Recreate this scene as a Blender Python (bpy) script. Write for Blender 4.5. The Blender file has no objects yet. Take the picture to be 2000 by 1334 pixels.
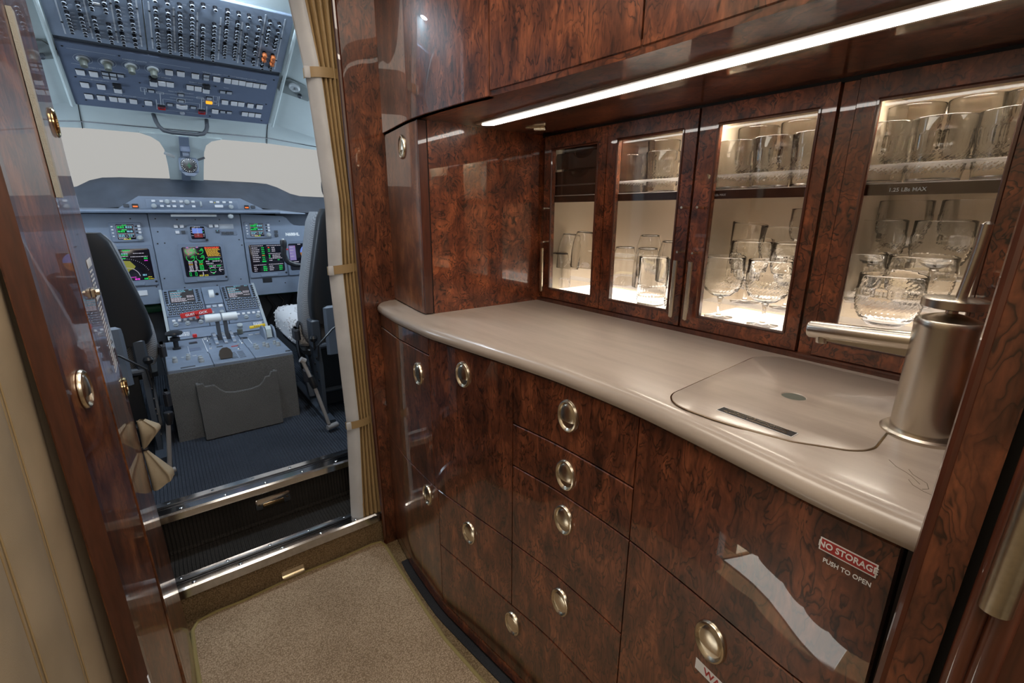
import bpy, math, random
import numpy as np
from mathutils import Matrix, Vector

random.seed(4)
scene = bpy.context.scene
COL = scene.collection

# ------------------------------------------------------------------ camera
CAM_H = 1.17
yaw, pitch, roll = math.radians(37.3), math.radians(-15.45), math.radians(0.3)
cd = bpy.data.cameras.new('camera')
cd.sensor_width = 36.0
cd.lens = 905.0 * 36.0 / 2000.0
cd.clip_start = 0.02
cam = bpy.data.objects.new('camera', cd)
COL.objects.link(cam)
fw = Vector((math.sin(yaw) * math.cos(pitch), math.cos(yaw) * math.cos(pitch), math.sin(pitch)))
rt = Vector((math.cos(yaw), -math.sin(yaw), 0))
up = rt.cross(fw)
r2 = rt * math.cos(roll) + up * math.sin(roll)
u2 = up * math.cos(roll) - rt * math.sin(roll)
Mc = Matrix((r2, u2, -fw)).transposed().to_4x4()
Mc.translation = (0, 0, CAM_H)
cam.matrix_world = Mc
scene.camera = cam

# ------------------------------------------------------------------ world (hazy overcast sky)
w = bpy.data.worlds.new('overcast_sky')
scene.world = w
w.use_nodes = True
w.node_tree.nodes['Background'].inputs[0].default_value = (0.50, 0.487, 0.470, 1)
w.node_tree.nodes['Background'].inputs[1].default_value = 1.0

# ------------------------------------------------------------------ lamps and added fill lights
def area(name, loc, rot, sx, sy, power, color, spread=math.pi):
    l = bpy.data.lights.new(name, 'AREA')
    l.shape = 'RECTANGLE'; l.size = sx; l.size_y = sy
    l.energy = power; l.color = color; l.spread = spread
    o = bpy.data.objects.new(name, l)
    o.location = loc; o.rotation_euler = rot
    COL.objects.link(o)
    return o

WARM = (1.0, 0.89, 0.76)
COOL = (0.72, 0.86, 1.0)
# galley cove strip, with fills added for ceiling and cabin light
area('galley_ceiling_fill', (0.22, 0.55, 1.93), (0, 0, 0), 0.30, 1.0, 7.0, WARM)  # ceiling source is made up, added as ambient fill
area('galley_cove_light', (-0.06, 0.35, 1.90), (0, math.radians(-35), 0), 0.02, 1.2, 1.2, WARM)
area('cabin_fill', (0.15, -0.75, 1.60), (math.radians(70), 0, 0), 0.55, 0.5, 7.0, WARM)  # fill added for the light of the cabin behind the camera
# cockpit dome lights
for _x in (0.06, 0.34):
    _l = area('cockpit_dome_light', (_x, 1.90, 1.93), (math.radians(14), 0, 0), 0.09, 0.09, 6.0, COOL)
    _l.data.shape = 'DISK'
area('cockpit_side_fill_left', (-0.72, 2.55, 1.30), (0, math.radians(-80), 0), 0.35, 0.6, 5.0, COOL)  # fill added in place of side-window daylight, no fitting on this wall
area('cockpit_side_fill_right', (1.12, 2.55, 1.30), (0, math.radians(80), 0), 0.35, 0.6, 5.0, COOL)  # same added daylight fill on the right

# sunlight on the entry doorway (outside, left of the leather curtain)
sl = bpy.data.lights.new('sun', 'SUN'); sl.energy = 30.0; sl.angle = math.radians(1.0); sl.color = (1.0, 0.96, 0.90)
so = bpy.data.objects.new('sun', sl); COL.objects.link(so)
so.rotation_euler = Vector((0.20, 0.78, -0.40)).to_track_quat('-Z', 'Y').to_euler()

scene.view_settings.view_transform = 'Standard'
scene.view_settings.look = 'None'
scene.view_settings.exposure = 0.0
scene.view_settings.gamma = 1.0
scene.view_settings.use_curve_mapping = False

# ------------------------------------------------------------------ materials
def newmat(name):
    m = bpy.data.materials.new(name)
    m.use_nodes = True
    nt = m.node_tree
    return m, nt, nt.nodes['Principled BSDF']

def node(nt, t, **kw):
    n = nt.nodes.new(t)
    for k, v in kw.items():
        if k.startswith('i_'):
            n.inputs[k[2:].replace('_', ' ')].default_value = v
        else:
            setattr(n, k, v)
    return n

def ramp(nt, fac, stops):
    r = nt.nodes.new('ShaderNodeValToRGB')
    e = r.color_ramp.elements
    while len(e) > 1: e.remove(e[-1])
    e[0].position = stops[0][0]; e[0].color = (*stops[0][1], 1)
    for p, c in stops[1:]:
        x = e.new(p); x.color = (*c, 1)
    nt.links.new(fac, r.inputs[0])
    return r.outputs[0]

def objco(nt, scale=(1, 1, 1)):
    t = nt.nodes.new('ShaderNodeTexCoord')
    mp = nt.nodes.new('ShaderNodeMapping')
    mp.inputs['Scale'].default_value = scale
    nt.links.new(t.outputs['Object'], mp.inputs[0])
    return mp.outputs[0]

def bump(nt, b, height, strength=0.3, dist=0.002):
    n = nt.nodes.new('ShaderNodeBump')
    n.inputs['Strength'].default_value = strength
    n.inputs['Distance'].default_value = dist
    nt.links.new(height, n.inputs['Height'])
    nt.links.new(n.outputs[0], b.inputs['Normal'])

def plain(name, c, rough=0.5, metal=0.0, coat=0.0, noise=0.0, nscale=60, spec=0.5, bumpk=0.0, bscale=300):
    m, nt, b = newmat(name)
    b.inputs['Base Color'].default_value = (*c, 1)
    b.inputs['Roughness'].default_value = rough
    b.inputs['Metallic'].default_value = metal
    b.inputs['Coat Weight'].default_value = coat
    b.inputs['Coat Roughness'].default_value = 0.05
    b.inputs['Specular IOR Level'].default_value = spec
    if noise > 0:
        n = node(nt, 'ShaderNodeTexNoise', i_Scale=nscale, i_Detail=4.0)
        nt.links.new(objco(nt), n.inputs['Vector'])
        lo = tuple(x * (1 - noise) for x in c); hi = tuple(min(1, x * (1 + noise)) for x in c)
        nt.links.new(ramp(nt, n.outputs[0], [(0.3, lo), (0.7, hi)]), b.inputs['Base Color'])
    if bumpk > 0:
        n2 = node(nt, 'ShaderNodeTexNoise', i_Scale=bscale, i_Detail=2.0)
        nt.links.new(objco(nt), n2.inputs['Vector'])
        bump(nt, b, n2.outputs[0], bumpk, 0.001)
    return m

def emit(name, c, s=1.0):
    m, nt, b = newmat(name)
    b.inputs['Base Color'].default_value = (0.01, 0.01, 0.01, 1)
    b.inputs['Emission Color'].default_value = (*c, 1)
    b.inputs['Emission Strength'].default_value = s
    b.inputs['Roughness'].default_value = 0.3
    return m

def burl(name, dark, mid, light, scale=(1, 1, 0.55), k=1.0, lines=1.0, coat=1.0, gain=1.0):
    m, nt, b = newmat(name)
    co = objco(nt, tuple(s * k for s in scale))
    n1 = node(nt, 'ShaderNodeTexNoise', i_Scale=16.0, i_Detail=3.0)
    nt.links.new(co, n1.inputs['Vector'])
    sub = node(nt, 'ShaderNodeVectorMath', operation='SUBTRACT'); sub.inputs[1].default_value = (.5, .5, .5)
    nt.links.new(n1.outputs['Color'], sub.inputs[0])
    scl = node(nt, 'ShaderNodeVectorMath', operation='SCALE'); scl.inputs['Scale'].default_value = 0.07
    nt.links.new(sub.outputs[0], scl.inputs[0])
    add = node(nt, 'ShaderNodeVectorMath', operation='ADD')
    nt.links.new(co, add.inputs[0]); nt.links.new(scl.outputs[0], add.inputs[1])
    # broad figure
    n2 = node(nt, 'ShaderNodeTexNoise', i_Scale=13.0, i_Detail=7.0, i_Roughness=0.62)
    nt.links.new(add.outputs[0], n2.inputs['Vector'])
    base = ramp(nt, n2.outputs[0], [(0.30, dark), (0.50, mid), (0.72, light)])
    # layered figure: shaded bands with a sharp dark edge
    n3 = node(nt, 'ShaderNodeTexNoise', i_Scale=15.0, i_Detail=3.0, i_Roughness=0.5, i_Distortion=0.35)
    nt.links.new(add.outputs[0], n3.inputs['Vector'])
    mul = node(nt, 'ShaderNodeMath', operation='MULTIPLY'); mul.inputs[1].default_value = 9.5
    nt.links.new(n3.outputs[0], mul.inputs[0])
    pp = node(nt, 'ShaderNodeMath', operation='FRACT')
    nt.links.new(mul.outputs[0], pp.inputs[0])
    band = ramp(nt, pp.outputs[0], [(0.0, (.10, .10, .10)), (0.07, (.22, .22, .22)), (0.22, (.80, .80, .80)), (0.65, (1.25, 1.25, 1.25)), (0.93, (1.0, 1.0, 1.0)), (1.0, (.30, .30, .30))])
    n4 = node(nt, 'ShaderNodeTexNoise', i_Scale=20.0, i_Detail=3.0)
    nt.links.new(co, n4.inputs['Vector'])
    gate = ramp(nt, n4.outputs[0], [(0.36, (.35 * lines, .35 * lines, .35 * lines)), (0.56, (lines, lines, lines))])
    mix = node(nt, 'ShaderNodeMix', data_type='RGBA', blend_type='MULTIPLY')
    nt.links.new(gate, mix.inputs['Factor'])
    nt.links.new(base, mix.inputs['A']); nt.links.new(band, mix.inputs['B'])
    # fine fibre
    n5 = node(nt, 'ShaderNodeTexNoise', i_Scale=160.0, i_Detail=2.0)
    co2 = objco(nt, (1, 1, 0.12))
    nt.links.new(co2, n5.inputs['Vector'])
    fib = ramp(nt, n5.outputs[0], [(0.3, (.72, .72, .72)), (0.7, (1.15, 1.15, 1.15))])
    mx2 = node(nt, 'ShaderNodeMix', data_type='RGBA', blend_type='MULTIPLY')
    mx2.inputs['Factor'].default_value = 1.0
    nt.links.new(mix.outputs['Result'], mx2.inputs['A']); nt.links.new(fib, mx2.inputs['B'])
    nt.links.new(mx2.outputs['Result'], b.inputs['Base Color'])
    b.inputs['Roughness'].default_value = 0.35
    b.inputs['Coat Weight'].default_value = coat
    b.inputs['Coat Roughness'].default_value = 0.015
    b.inputs['Coat IOR'].default_value = 1.55
    return m

def thin_glass(name, tint=(1, 1, 1), edge=1.0, base=0.0, haze=0.0):
    """thin clear glass: transparent sheet with Fresnel reflection"""
    m = bpy.data.materials.new(name); m.use_nodes = True
    nt = m.node_tree; nt.nodes.clear()
    out = nt.nodes.new('ShaderNodeOutputMaterial')
    tr = node(nt, 'ShaderNodeBsdfTransparent'); tr.inputs[0].default_value = (*tint, 1)
    gl = node(nt, 'ShaderNodeBsdfGlossy'); gl.inputs['Roughness'].default_value = 0.03
    lw = node(nt, 'ShaderNodeLayerWeight'); lw.inputs[0].default_value = 0.5
    fr = node(nt, 'ShaderNodeMath', operation='POWER'); fr.inputs[1].default_value = 5.0
    nt.links.new(lw.outputs['Facing'], fr.inputs[0])
    mul = node(nt, 'ShaderNodeMath', operation='MULTIPLY_ADD', use_clamp=True)     # Schlick: f0 + (1 - f0) * (1 - cos)^5
    mul.inputs[1].default_value = edge * 0.96; mul.inputs[2].default_value = 0.04 * edge + base
    mx = nt.nodes.new('ShaderNodeMixShader')
    nt.links.new(fr.outputs[0], mul.inputs[0]); nt.links.new(mul.outputs[0], mx.inputs[0])
    nt.links.new(tr.outputs[0], mx.inputs[1]); nt.links.new(gl.outputs[0], mx.inputs[2])
    if haze:
        df = node(nt, 'ShaderNodeBsdfTranslucent'); df.inputs[0].default_value = (0.95, 0.93, 0.90, 1)
        d2 = node(nt, 'ShaderNodeBsdfDiffuse'); d2.inputs[0].default_value = (0.95, 0.93, 0.90, 1)
        m2 = nt.nodes.new('ShaderNodeMixShader'); nt.links.new(df.outputs[0], m2.inputs[1]); nt.links.new(d2.outputs[0], m2.inputs[2])
        m3 = nt.nodes.new('ShaderNodeMixShader')
        hz = node(nt, 'ShaderNodeMath', operation='POWER'); hz.inputs[1].default_value = 3.0; nt.links.new(lw.outputs['Facing'], hz.inputs[0])
        ha = node(nt, 'ShaderNodeMath', operation='MULTIPLY_ADD', use_clamp=True); ha.inputs[1].default_value = haze * 7; ha.inputs[2].default_value = haze
        nt.links.new(hz.outputs[0], ha.inputs[0]); nt.links.new(ha.outputs[0], m3.inputs[0])
        nt.links.new(mx.outputs[0], m3.inputs[1]); nt.links.new(m2.outputs[0], m3.inputs[2])
        nt.links.new(m3.outputs[0], out.inputs[0])
    else:
        nt.links.new(mx.outputs[0], out.inputs[0])
    return m

M = {}
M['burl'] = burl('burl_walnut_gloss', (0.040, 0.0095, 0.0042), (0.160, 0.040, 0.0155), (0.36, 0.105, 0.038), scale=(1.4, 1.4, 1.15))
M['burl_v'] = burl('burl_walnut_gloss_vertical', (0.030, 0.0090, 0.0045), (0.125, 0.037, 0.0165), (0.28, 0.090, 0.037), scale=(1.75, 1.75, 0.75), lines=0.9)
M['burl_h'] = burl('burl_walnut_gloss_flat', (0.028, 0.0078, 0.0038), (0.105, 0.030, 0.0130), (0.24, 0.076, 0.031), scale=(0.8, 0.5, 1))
M['burl_warm'] = burl('burl_walnut_gloss_warm', (0.045, 0.0115, 0.0045), (0.150, 0.045, 0.0155), (0.33, 0.118, 0.040), scale=(1, 1, .6), k=1.2, lines=0.45, coat=0.65)
M['mahogany'] = burl('mahogany_trim', (0.045, 0.011, 0.006), (0.085, 0.023, 0.011), (0.12, 0.036, 0.017), scale=(1, 1, .1), lines=0.15)
M['counter'] = None
m, nt, b = newmat('cream_solid_surface')
n = node(nt, 'ShaderNodeTexNoise', i_Scale=30.0, i_Detail=6.0, i_Roughness=0.65)
nt.links.new(objco(nt, (1.0, 0.12, 1.0)), n.inputs['Vector'])
nt.links.new(ramp(nt, n.outputs[0], [(0.25, (0.345, 0.285, 0.24)), (0.5, (0.405, 0.34, 0.288)), (0.8, (0.46, 0.39, 0.335))]), b.inputs['Base Color'])
b.inputs['Roughness'].default_value = 0.28
b.inputs['Coat Weight'].default_value = 0.35
b.inputs['Coat Roughness'].default_value = 0.12
M['counter'] = m
M['black'] = plain('black_gap', (0.004, 0.004, 0.004), 0.7)
M['carcass'] = plain('dark_carcass', (0.012, 0.006, 0.004), 0.7)
M['latch'] = plain('champagne_metal', (0.74, 0.66, 0.52), 0.27, 1.0, noise=0.08, nscale=200)
M['brass'] = plain('polished_brass', (0.72, 0.55, 0.28), 0.12, 1.0)
m, nt, b = newmat('brushed_nickel')
b.inputs['Base Color'].default_value = (0.62, 0.565, 0.49, 1); b.inputs['Metallic'].default_value = 1.0
n = node(nt, 'ShaderNodeTexNoise', i_Scale=500.0, i_Detail=3.0)
nt.links.new(objco(nt, (0.15, 0.15, 3.0)), n.inputs['Vector'])
b.inputs['Roughness'].default_value = 0.27
b.inputs['Anisotropic'].default_value = 0.5
M['nickel'] = m
M['chrome'] = plain('polished_steel', (0.62, 0.62, 0.63), 0.13, 1.0, noise=0.12, nscale=25)
M['chrome_dark'] = plain('steel_groove', (0.16, 0.16, 0.17), 0.3, 1.0)
M['bronze'] = plain('bronze_plate', (0.42, 0.31, 0.18), 0.18, 1.0)

def leather(name, c, k=1.0):
    m, nt, b = newmat(name)
    n = node(nt, 'ShaderNodeTexNoise', i_Scale=9.0, i_Detail=5.0)
    nt.links.new(objco(nt), n.inputs['Vector'])
    nt.links.new(ramp(nt, n.outputs[0], [(0.3, tuple(x * .86 for x in c)), (0.7, tuple(x * 1.1 for x in c))]), b.inputs['Base Color'])
    v = node(nt, 'ShaderNodeTexVoronoi', i_Scale=700.0)
    nt.links.new(objco(nt), v.inputs['Vector'])
    bump(nt, b, v.outputs[0], 0.12, 0.0006)
    b.inputs['Roughness'].default_value = 0.48
    return m
M['leather'] = leather('beige_leather', (0.36, 0.245, 0.115))
M['leather_pale'] = leather('pale_leather', (0.55, 0.57, 0.60))  # cool white puts cockpit light on the curtain edge into the colour
M['leather_left'] = leather('beige_leather_padded', (0.46, 0.38, 0.26))
M['stitch'] = plain('stitching', (0.45, 0.33, 0.17), 0.8)
M['velcro'] = plain('cream_fleece_strip', (0.42, 0.41, 0.36), 0.95, bumpk=0.8, bscale=600)

def carpet(name, lo, hi, rib=None, k=700, loops=None):
    m, nt, b = newmat(name)
    n = node(nt, 'ShaderNodeTexNoise', i_Scale=float(k), i_Detail=3.0)
    nt.links.new(objco(nt), n.inputs['Vector'])
    n2 = node(nt, 'ShaderNodeTexNoise', i_Scale=6.0, i_Detail=4.0)
    nt.links.new(objco(nt), n2.inputs['Vector'])
    ma = node(nt, 'ShaderNodeMath', operation='MULTIPLY_ADD'); ma.inputs[1].default_value = 0.35; 
    nt.links.new(n2.outputs[0], ma.inputs[0]); nt.links.new(n.outputs[0], ma.inputs[2])
    nt.links.new(ramp(nt, ma.outputs[0], [(0.42, lo), (0.95, hi)]), b.inputs['Base Color'])
    b.inputs['Roughness'].default_value = 0.95
    b.inputs['Specular IOR Level'].default_value = 0.1
    if loops:
        vo = node(nt, 'ShaderNodeTexVoronoi', i_Scale=float(loops)); nt.links.new(objco(nt), vo.inputs['Vector'])
        lp_ = ramp(nt, vo.outputs['Distance'], [(0.05, (1.15, 1.15, 1.15)), (0.75, (.62, .59, .54))])
        mm_ = node(nt, 'ShaderNodeMix', data_type='RGBA', blend_type='MULTIPLY'); mm_.inputs['Factor'].default_value = 1.0
        src = b.inputs['Base Color'].links[0].from_socket
        nt.links.new(src, mm_.inputs['A']); nt.links.new(lp_, mm_.inputs['B']); nt.links.new(mm_.outputs['Result'], b.inputs['Base Color'])
    if rib:
        wv = node(nt, 'ShaderNodeTexWave', i_Scale=float(rib), i_Distortion=0.6, i_Detail=1.0)
        wv.bands_direction = 'X'
        nt.links.new(objco(nt), wv.inputs['Vector'])
        mx = node(nt, 'ShaderNodeMath', operation='MULTIPLY_ADD'); mx.inputs[1].default_value = 0.35
        nt.links.new(n.outputs[0], mx.inputs[0]); nt.links.new(wv.outputs['Fac'], mx.inputs[2])
        bump(nt, b, mx.outputs[0], 1.0, 0.008)
    else:
        bump(nt, b, n.outputs[0], 0.9, 0.004)
    return m
M['carpet'] = carpet('tan_carpet', (0.26, 0.175, 0.108), (0.68, 0.52, 0.36), k=330, loops=250)
M['carpet_dark'] = carpet('dark_tan_carpet', (0.14, 0.094, 0.048), (0.40, 0.285, 0.165), k=330, loops=250)
M['piping'] = plain('carpet_binding', (0.26, 0.20, 0.075), 0.9, bumpk=0.5, bscale=500)
M['carpet_blue'] = carpet('ribbed_blue_grey_carpet', (0.030, 0.036, 0.049), (0.100, 0.114, 0.145), rib=30)
M['carpet_black'] = carpet('ribbed_charcoal_carpet', (0.022, 0.020, 0.018), (0.075, 0.067, 0.060), rib=30)
M['toe'] = carpet('toe_kick_carpet', (0.02, 0.02, 0.022), (0.06, 0.06, 0.065))
M['ped_carpet'] = carpet('grey_pedestal_carpet', (0.085, 0.085, 0.085), (0.20, 0.198, 0.195), k=420)

M['panel'] = plain('grey_blue_instrument_panel', (0.175, 0.215, 0.285), 0.5, noise=0.06, nscale=20)
M['panel_mid'] = plain('grey_bezel', (0.15, 0.185, 0.25), 0.45)
M['panel_dark'] = plain('dark_grey_panel', (0.045, 0.052, 0.065), 0.5)
M['oh_front'] = plain('blue_overhead_panel', (0.115, 0.145, 0.215), 0.45, noise=0.05, nscale=15)
M['oh_breaker'] = plain('grey_blue_breaker_panel', (0.215, 0.26, 0.335), 0.45, noise=0.1, nscale=10)
M['liner'] = plain('pale_headliner', (0.50, 0.57, 0.575), 0.6, noise=0.04, nscale=8)
M['liner_dark'] = plain('grey_alcove', (0.22, 0.25, 0.25), 0.5)
M['hood'] = plain('dark_glareshield', (0.062, 0.078, 0.108), 0.65, noise=0.15, nscale=12)
M['button'] = plain('white_pushbutton', (0.62, 0.63, 0.66), 0.4)
M['button_grey'] = plain('grey_pushbutton', (0.36, 0.39, 0.44), 0.4)
M['knob_grey'] = plain('grey_knob', (0.34, 0.37, 0.39), 0.4)
M['knob_olive'] = plain('olive_knob', (0.12, 0.13, 0.11), 0.4)
M['knob_white'] = plain('white_plastic', (0.72, 0.74, 0.74), 0.35)
M['blackplastic'] = plain('black_plastic', (0.012, 0.013, 0.016), 0.35)
M['breaker'] = plain('black_breaker', (0.006, 0.006, 0.008), 0.65, spec=0.25)
M['breaker_rim'] = plain('breaker_rim', (0.30, 0.33, 0.38), 0.65)
M['orange'] = plain('orange_collar', (0.62, 0.17, 0.045), 0.5)
M['red'] = plain('red_paint', (0.55, 0.025, 0.025), 0.35)
M['red_label'] = plain('red_label', (0.36, 0.028, 0.025), 0.4)
M['yellow'] = plain('yellow_paint', (0.75, 0.50, 0.02), 0.4)
M['white_ink'] = plain('white_ink', (0.80, 0.80, 0.80), 0.5)
M['ink'] = plain('panel_lettering', (0.52, 0.56, 0.62), 0.5)
M['seat_black'] = plain('black_seat_leather', (0.013, 0.015, 0.019), 0.42, bumpk=0.1, bscale=500)
M['seat_grey'] = plain('grey_seat_shell', (0.13, 0.16, 0.21), 0.5)
M['frame_grey'] = plain('grey_seat_frame', (0.045, 0.055, 0.072), 0.45)
M['fleece'] = plain('sheepskin', (0.52, 0.52, 0.54), 0.95, noise=0.10, nscale=420, bumpk=0.9, bscale=420)
m, nt, b = newmat('grey_knit')
ch = node(nt, 'ShaderNodeTexChecker', i_Scale=260.0)
nt.links.new(objco(nt), ch.inputs['Vector'])
ch.inputs['Color1'].default_value = (0.28, 0.29, 0.31, 1); ch.inputs['Color2'].default_value = (0.10, 0.105, 0.12, 1)
nt.links.new(ch.outputs[0], b.inputs['Base Color']); b.inputs['Roughness'].default_value = 0.9
M['knit'] = m
M['webbing'] = plain('black_webbing', (0.02, 0.02, 0.026), 0.6)
M['cloth'] = plain('beige_cloth', (0.34, 0.285, 0.20), 0.9, noise=0.12, nscale=30)
M['tube'] = plain('grey_painted_tube', (0.30, 0.29, 0.29), 0.4)
M['scratch'] = plain('dark_scratch', (0.10, 0.075, 0.05), 0.9)
M['green'] = plain('green_primer', (0.02, 0.10, 0.045), 0.6)
M['footwell'] = plain('footwell_dark', (0.02, 0.022, 0.025), 0.8)
M['wall_beige'] = plain('cabin_beige', (0.42, 0.36, 0.27), 0.7)
M['shell'] = plain('cockpit_sidewall', (0.30, 0.34, 0.36), 0.7)
M['pane'] = thin_glass('door_glass', (0.97, 0.97, 0.96), 1.0)
m = bpy.data.materials.new('cut_crystal'); m.use_nodes = True
nt = m.node_tree; nt.nodes.clear()
o_ = nt.nodes.new('ShaderNodeOutputMaterial'); g_ = node(nt, 'ShaderNodeBsdfGlass')
g_.inputs['Color'].default_value = (0.995, 0.992, 0.985, 1); g_.inputs['IOR'].default_value = 1.46; g_.inputs['Roughness'].default_value = 0.0
nt.links.new(g_.outputs[0], o_.inputs[0])
M['crystal'] = m
M['acrylic'] = thin_glass('acrylic_rack', (0.95, 0.93, 0.95), 1.3, base=0.02, haze=0.05)
M['windscreen'] = thin_glass('windscreen_glass', (0.97, 0.98, 0.97), 1.0)
M['mirror'] = plain('mirror_painted_beige', (0.74, 0.63, 0.47), 0.14, 0.10)  # nearly matte; the beige a mirror would reflect is put into its colour
M['cab_in'] = plain('cabinet_lining', (0.62, 0.52, 0.38), 0.5)
M['shelfwood'] = plain('dark_shelf_wood', (0.035, 0.012, 0.007), 0.25, coat=0.6)
M['ledge'] = plain('grey_ledge', (0.20, 0.18, 0.145), 0.5, noise=0.25, nscale=60)
M['led'] = emit('led_strip', (1.0, 0.955, 0.89), 8.5)
M['led_base'] = emit('lit_base_panel', (1.0, 0.91, 0.78), 3.6)
M['led_house'] = plain('led_diffuser_frame', (0.40, 0.31, 0.24), 0.35)
M['screen'] = plain('black_screen', (0.006, 0.006, 0.012), 0.12)
for k, c, s in (('g', (0.0, 0.62, 0.09), .8), ('w', (0.75, 0.72, 0.85), .55), ('c', (0.25, 0.62, 0.80), .6), ('y', (0.72, 0.62, 0.03), .8),
                ('r', (0.85, 0.07, 0.03), .9), ('a', (0.80, 0.47, 0.05), .6), ('m', (0.85, 0.05, 0.72), .8), ('b', (0.18, 0.30, 0.85), .75),
                ('br', (0.45, 0.17, 0.03), .7), ('ol', (0.30, 0.30, 0.04), .7), ('lav', (0.33, 0.27, 0.62), .6), ('gr', (0.055, 0.055, 0.065), .6), ('dr', (0.20, 0.015, 0.02), .8)):
    M['px_' + k] = emit('screen_' + k, c, s)
M['amber_lit'] = emit('amber_light', (1.0, 0.42, 0.02), 1.3)
M['orange_lit'] = emit('orange_light', (1.0, 0.20, 0.03), 1.0)

# ------------------------------------------------------------------ mesh builder
WM = {}          # world matrices of created objects

class MB:
    def __init__(self, mat=None):
        self.v = []; self.f = []; self.M = mat
    def add(self, vs, fs):
        o = len(self.v); self.v += [tuple(p) for p in vs]
        self.f += [tuple(i + o for i in q) for q in fs]
        return self
    def box(self, x0, x1, y0, y1, z0, z1):
        return self.add([(x0, y0, z0), (x1, y0, z0), (x1, y1, z0), (x0, y1, z0), (x0, y0, z1), (x1, y0, z1), (x1, y1, z1), (x0, y1, z1)],
                        [(0, 3, 2, 1), (4, 5, 6, 7), (0, 1, 5, 4), (1, 2, 6, 5), (2, 3, 7, 6), (3, 0, 4, 7)])
    def cbox(self, x0, x1, y0, y1, z0, z1, c=0.002):
        """box with its four z edges rounded and its top rim chamfered"""
        c = min(c, (x1 - x0) * .45, (y1 - y0) * .45)
        def ring(d, z):
            a, bb, e, g = x0 + d, x1 - d, y0 + d, y1 - d
            k = c
            return [(a + k, e, z), (bb - k, e, z), (bb, e + k, z), (bb, g - k, z), (bb - k, g, z), (a + k, g, z), (a, g - k, z), (a, e + k, z)]
        h = min(c, (z1 - z0) * .5)
        rs = ring(0, z0) + ring(0, z1 - h) + ring(c * .8, z1)
        fs = [tuple(reversed(range(8))), tuple(range(16, 24))]
        for k in (0, 8):
            for i in range(8):
                fs.append((k + i, k + (i + 1) % 8, k + 8 + (i + 1) % 8, k + 8 + i))
        return self.add(rs, fs)
    def prism(self, poly, h0, h1, axis='z'):
        n = len(poly)
        def p(a, bb, h):
            return {'z': (a, bb, h), 'y': (a, h, bb), 'x': (h, a, bb)}[axis]
        vs = [p(a, bb, h0) for a, bb in poly] + [p(a, bb, h1) for a, bb in poly]
        fs = [tuple(reversed(range(n))), tuple(range(n, 2 * n))] + [(i, (i + 1) % n, n + (i + 1) % n, n + i) for i in range(n)]
        return self.add(vs, fs)
    def lathe(self, prof, n=20, c=(0, 0, 0), sx=1.0, sy=1.0, caps=True):
        vs = []; m = len(prof)
        for r, z in prof:
            for i in range(n):
                a = 2 * math.pi * i / n
                vs.append((c[0] + r * math.cos(a) * sx, c[1] + r * math.sin(a) * sy, c[2] + z))
        fs = [(j * n + i, j * n + (i + 1) % n, (j + 1) * n + (i + 1) % n, (j + 1) * n + i) for j in range(m - 1) for i in range(n)]
        if caps:
            if prof[0][0] > 1e-6: fs.append(tuple(reversed(range(n))))
            if prof[-1][0] > 1e-6: fs.append(tuple(range((m - 1) * n, m * n)))
        return self.add(vs, fs)
    def tube(self, pts, r, n=10, caps=True):
        pts = [Vector(p) for p in pts]; m = len(pts)
        rs = r if isinstance(r, (list, tuple)) else [r] * m
        vs = []; prev = None
        for i, p in enumerate(pts):
            t = (pts[min(i + 1, m - 1)] - pts[max(i - 1, 0)]).normalized()
            if prev is None:
                a = Vector((0, 0, 1)) if abs(t.z) < .9 else Vector((1, 0, 0))
                e1 = t.cross(a).normalized()
            else:
                e1 = (prev - t * prev.dot(t)).normalized()
            e2 = t.cross(e1); prev = e1
            for k in range(n):
                an = 2 * math.pi * k / n
                vs.append(p + (e1 * math.cos(an) + e2 * math.sin(an)) * rs[i])
        fs = [(j * n + i, j * n + (i + 1) % n, (j + 1) * n + (i + 1) % n, (j + 1) * n + i) for j in range(m - 1) for i in range(n)]
        if caps: fs += [tuple(reversed(range(n))), tuple(range((m - 1) * n, m * n))]
        return self.add(vs, fs)
    def grid(self, fn, nu, nv, closed=False):
        vs = [fn(i / nu, j / nv) for j in range(nv + 1) for i in range(nu + 1)]
        fs = [(j * (nu + 1) + i, j * (nu + 1) + i + 1, (j + 1) * (nu + 1) + i + 1, (j + 1) * (nu + 1) + i) for j in range(nv) for i in range(nu)]
        return self.add(vs, fs)
    def quad(self, a, b_, c, d):
        return self.add([a, b_, c, d], [(0, 1, 2, 3)])
    def rect(self, x0, x1, y0, y1, z):
        return self.quad((x0, y0, z), (x1, y0, z), (x1, y1, z), (x0, y1, z))
    def ring(self, cx, cy, r0, r1, a0, a1, z, n=24):
        vs = []; fs = []
        for i in range(n + 1):
            a = math.radians(a0 + (a1 - a0) * i / n)
            vs += [(cx + r0 * math.cos(a), cy + r0 * math.sin(a), z), (cx + r1 * math.cos(a), cy + r1 * math.sin(a), z)]
        for i in range(n): fs.append((2 * i, 2 * i + 1, 2 * i + 3, 2 * i + 2))
        return self.add(vs, fs)
    def mesh(self, name, smooth=35):
        me = bpy.data.meshes.new(name)
        vs = self.v
        if self.M is not None: vs = [tuple(self.M @ Vector(p)) for p in vs]
        me.from_pydata(vs, [], self.f)
        me.validate(clean_customdata=False)
        import bmesh
        bm = bmesh.new(); bm.from_mesh(me)
        bmesh.ops.recalc_face_normals(bm, faces=bm.faces)
        bm.to_mesh(me); bm.free()
        if smooth:
            me.shade_smooth(); me.set_sharp_from_angle(angle=math.radians(smooth))
        return me

def setmat(me, mat):
    me.materials.clear(); me.materials.append(mat if not isinstance(mat, str) else M[mat])

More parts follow.
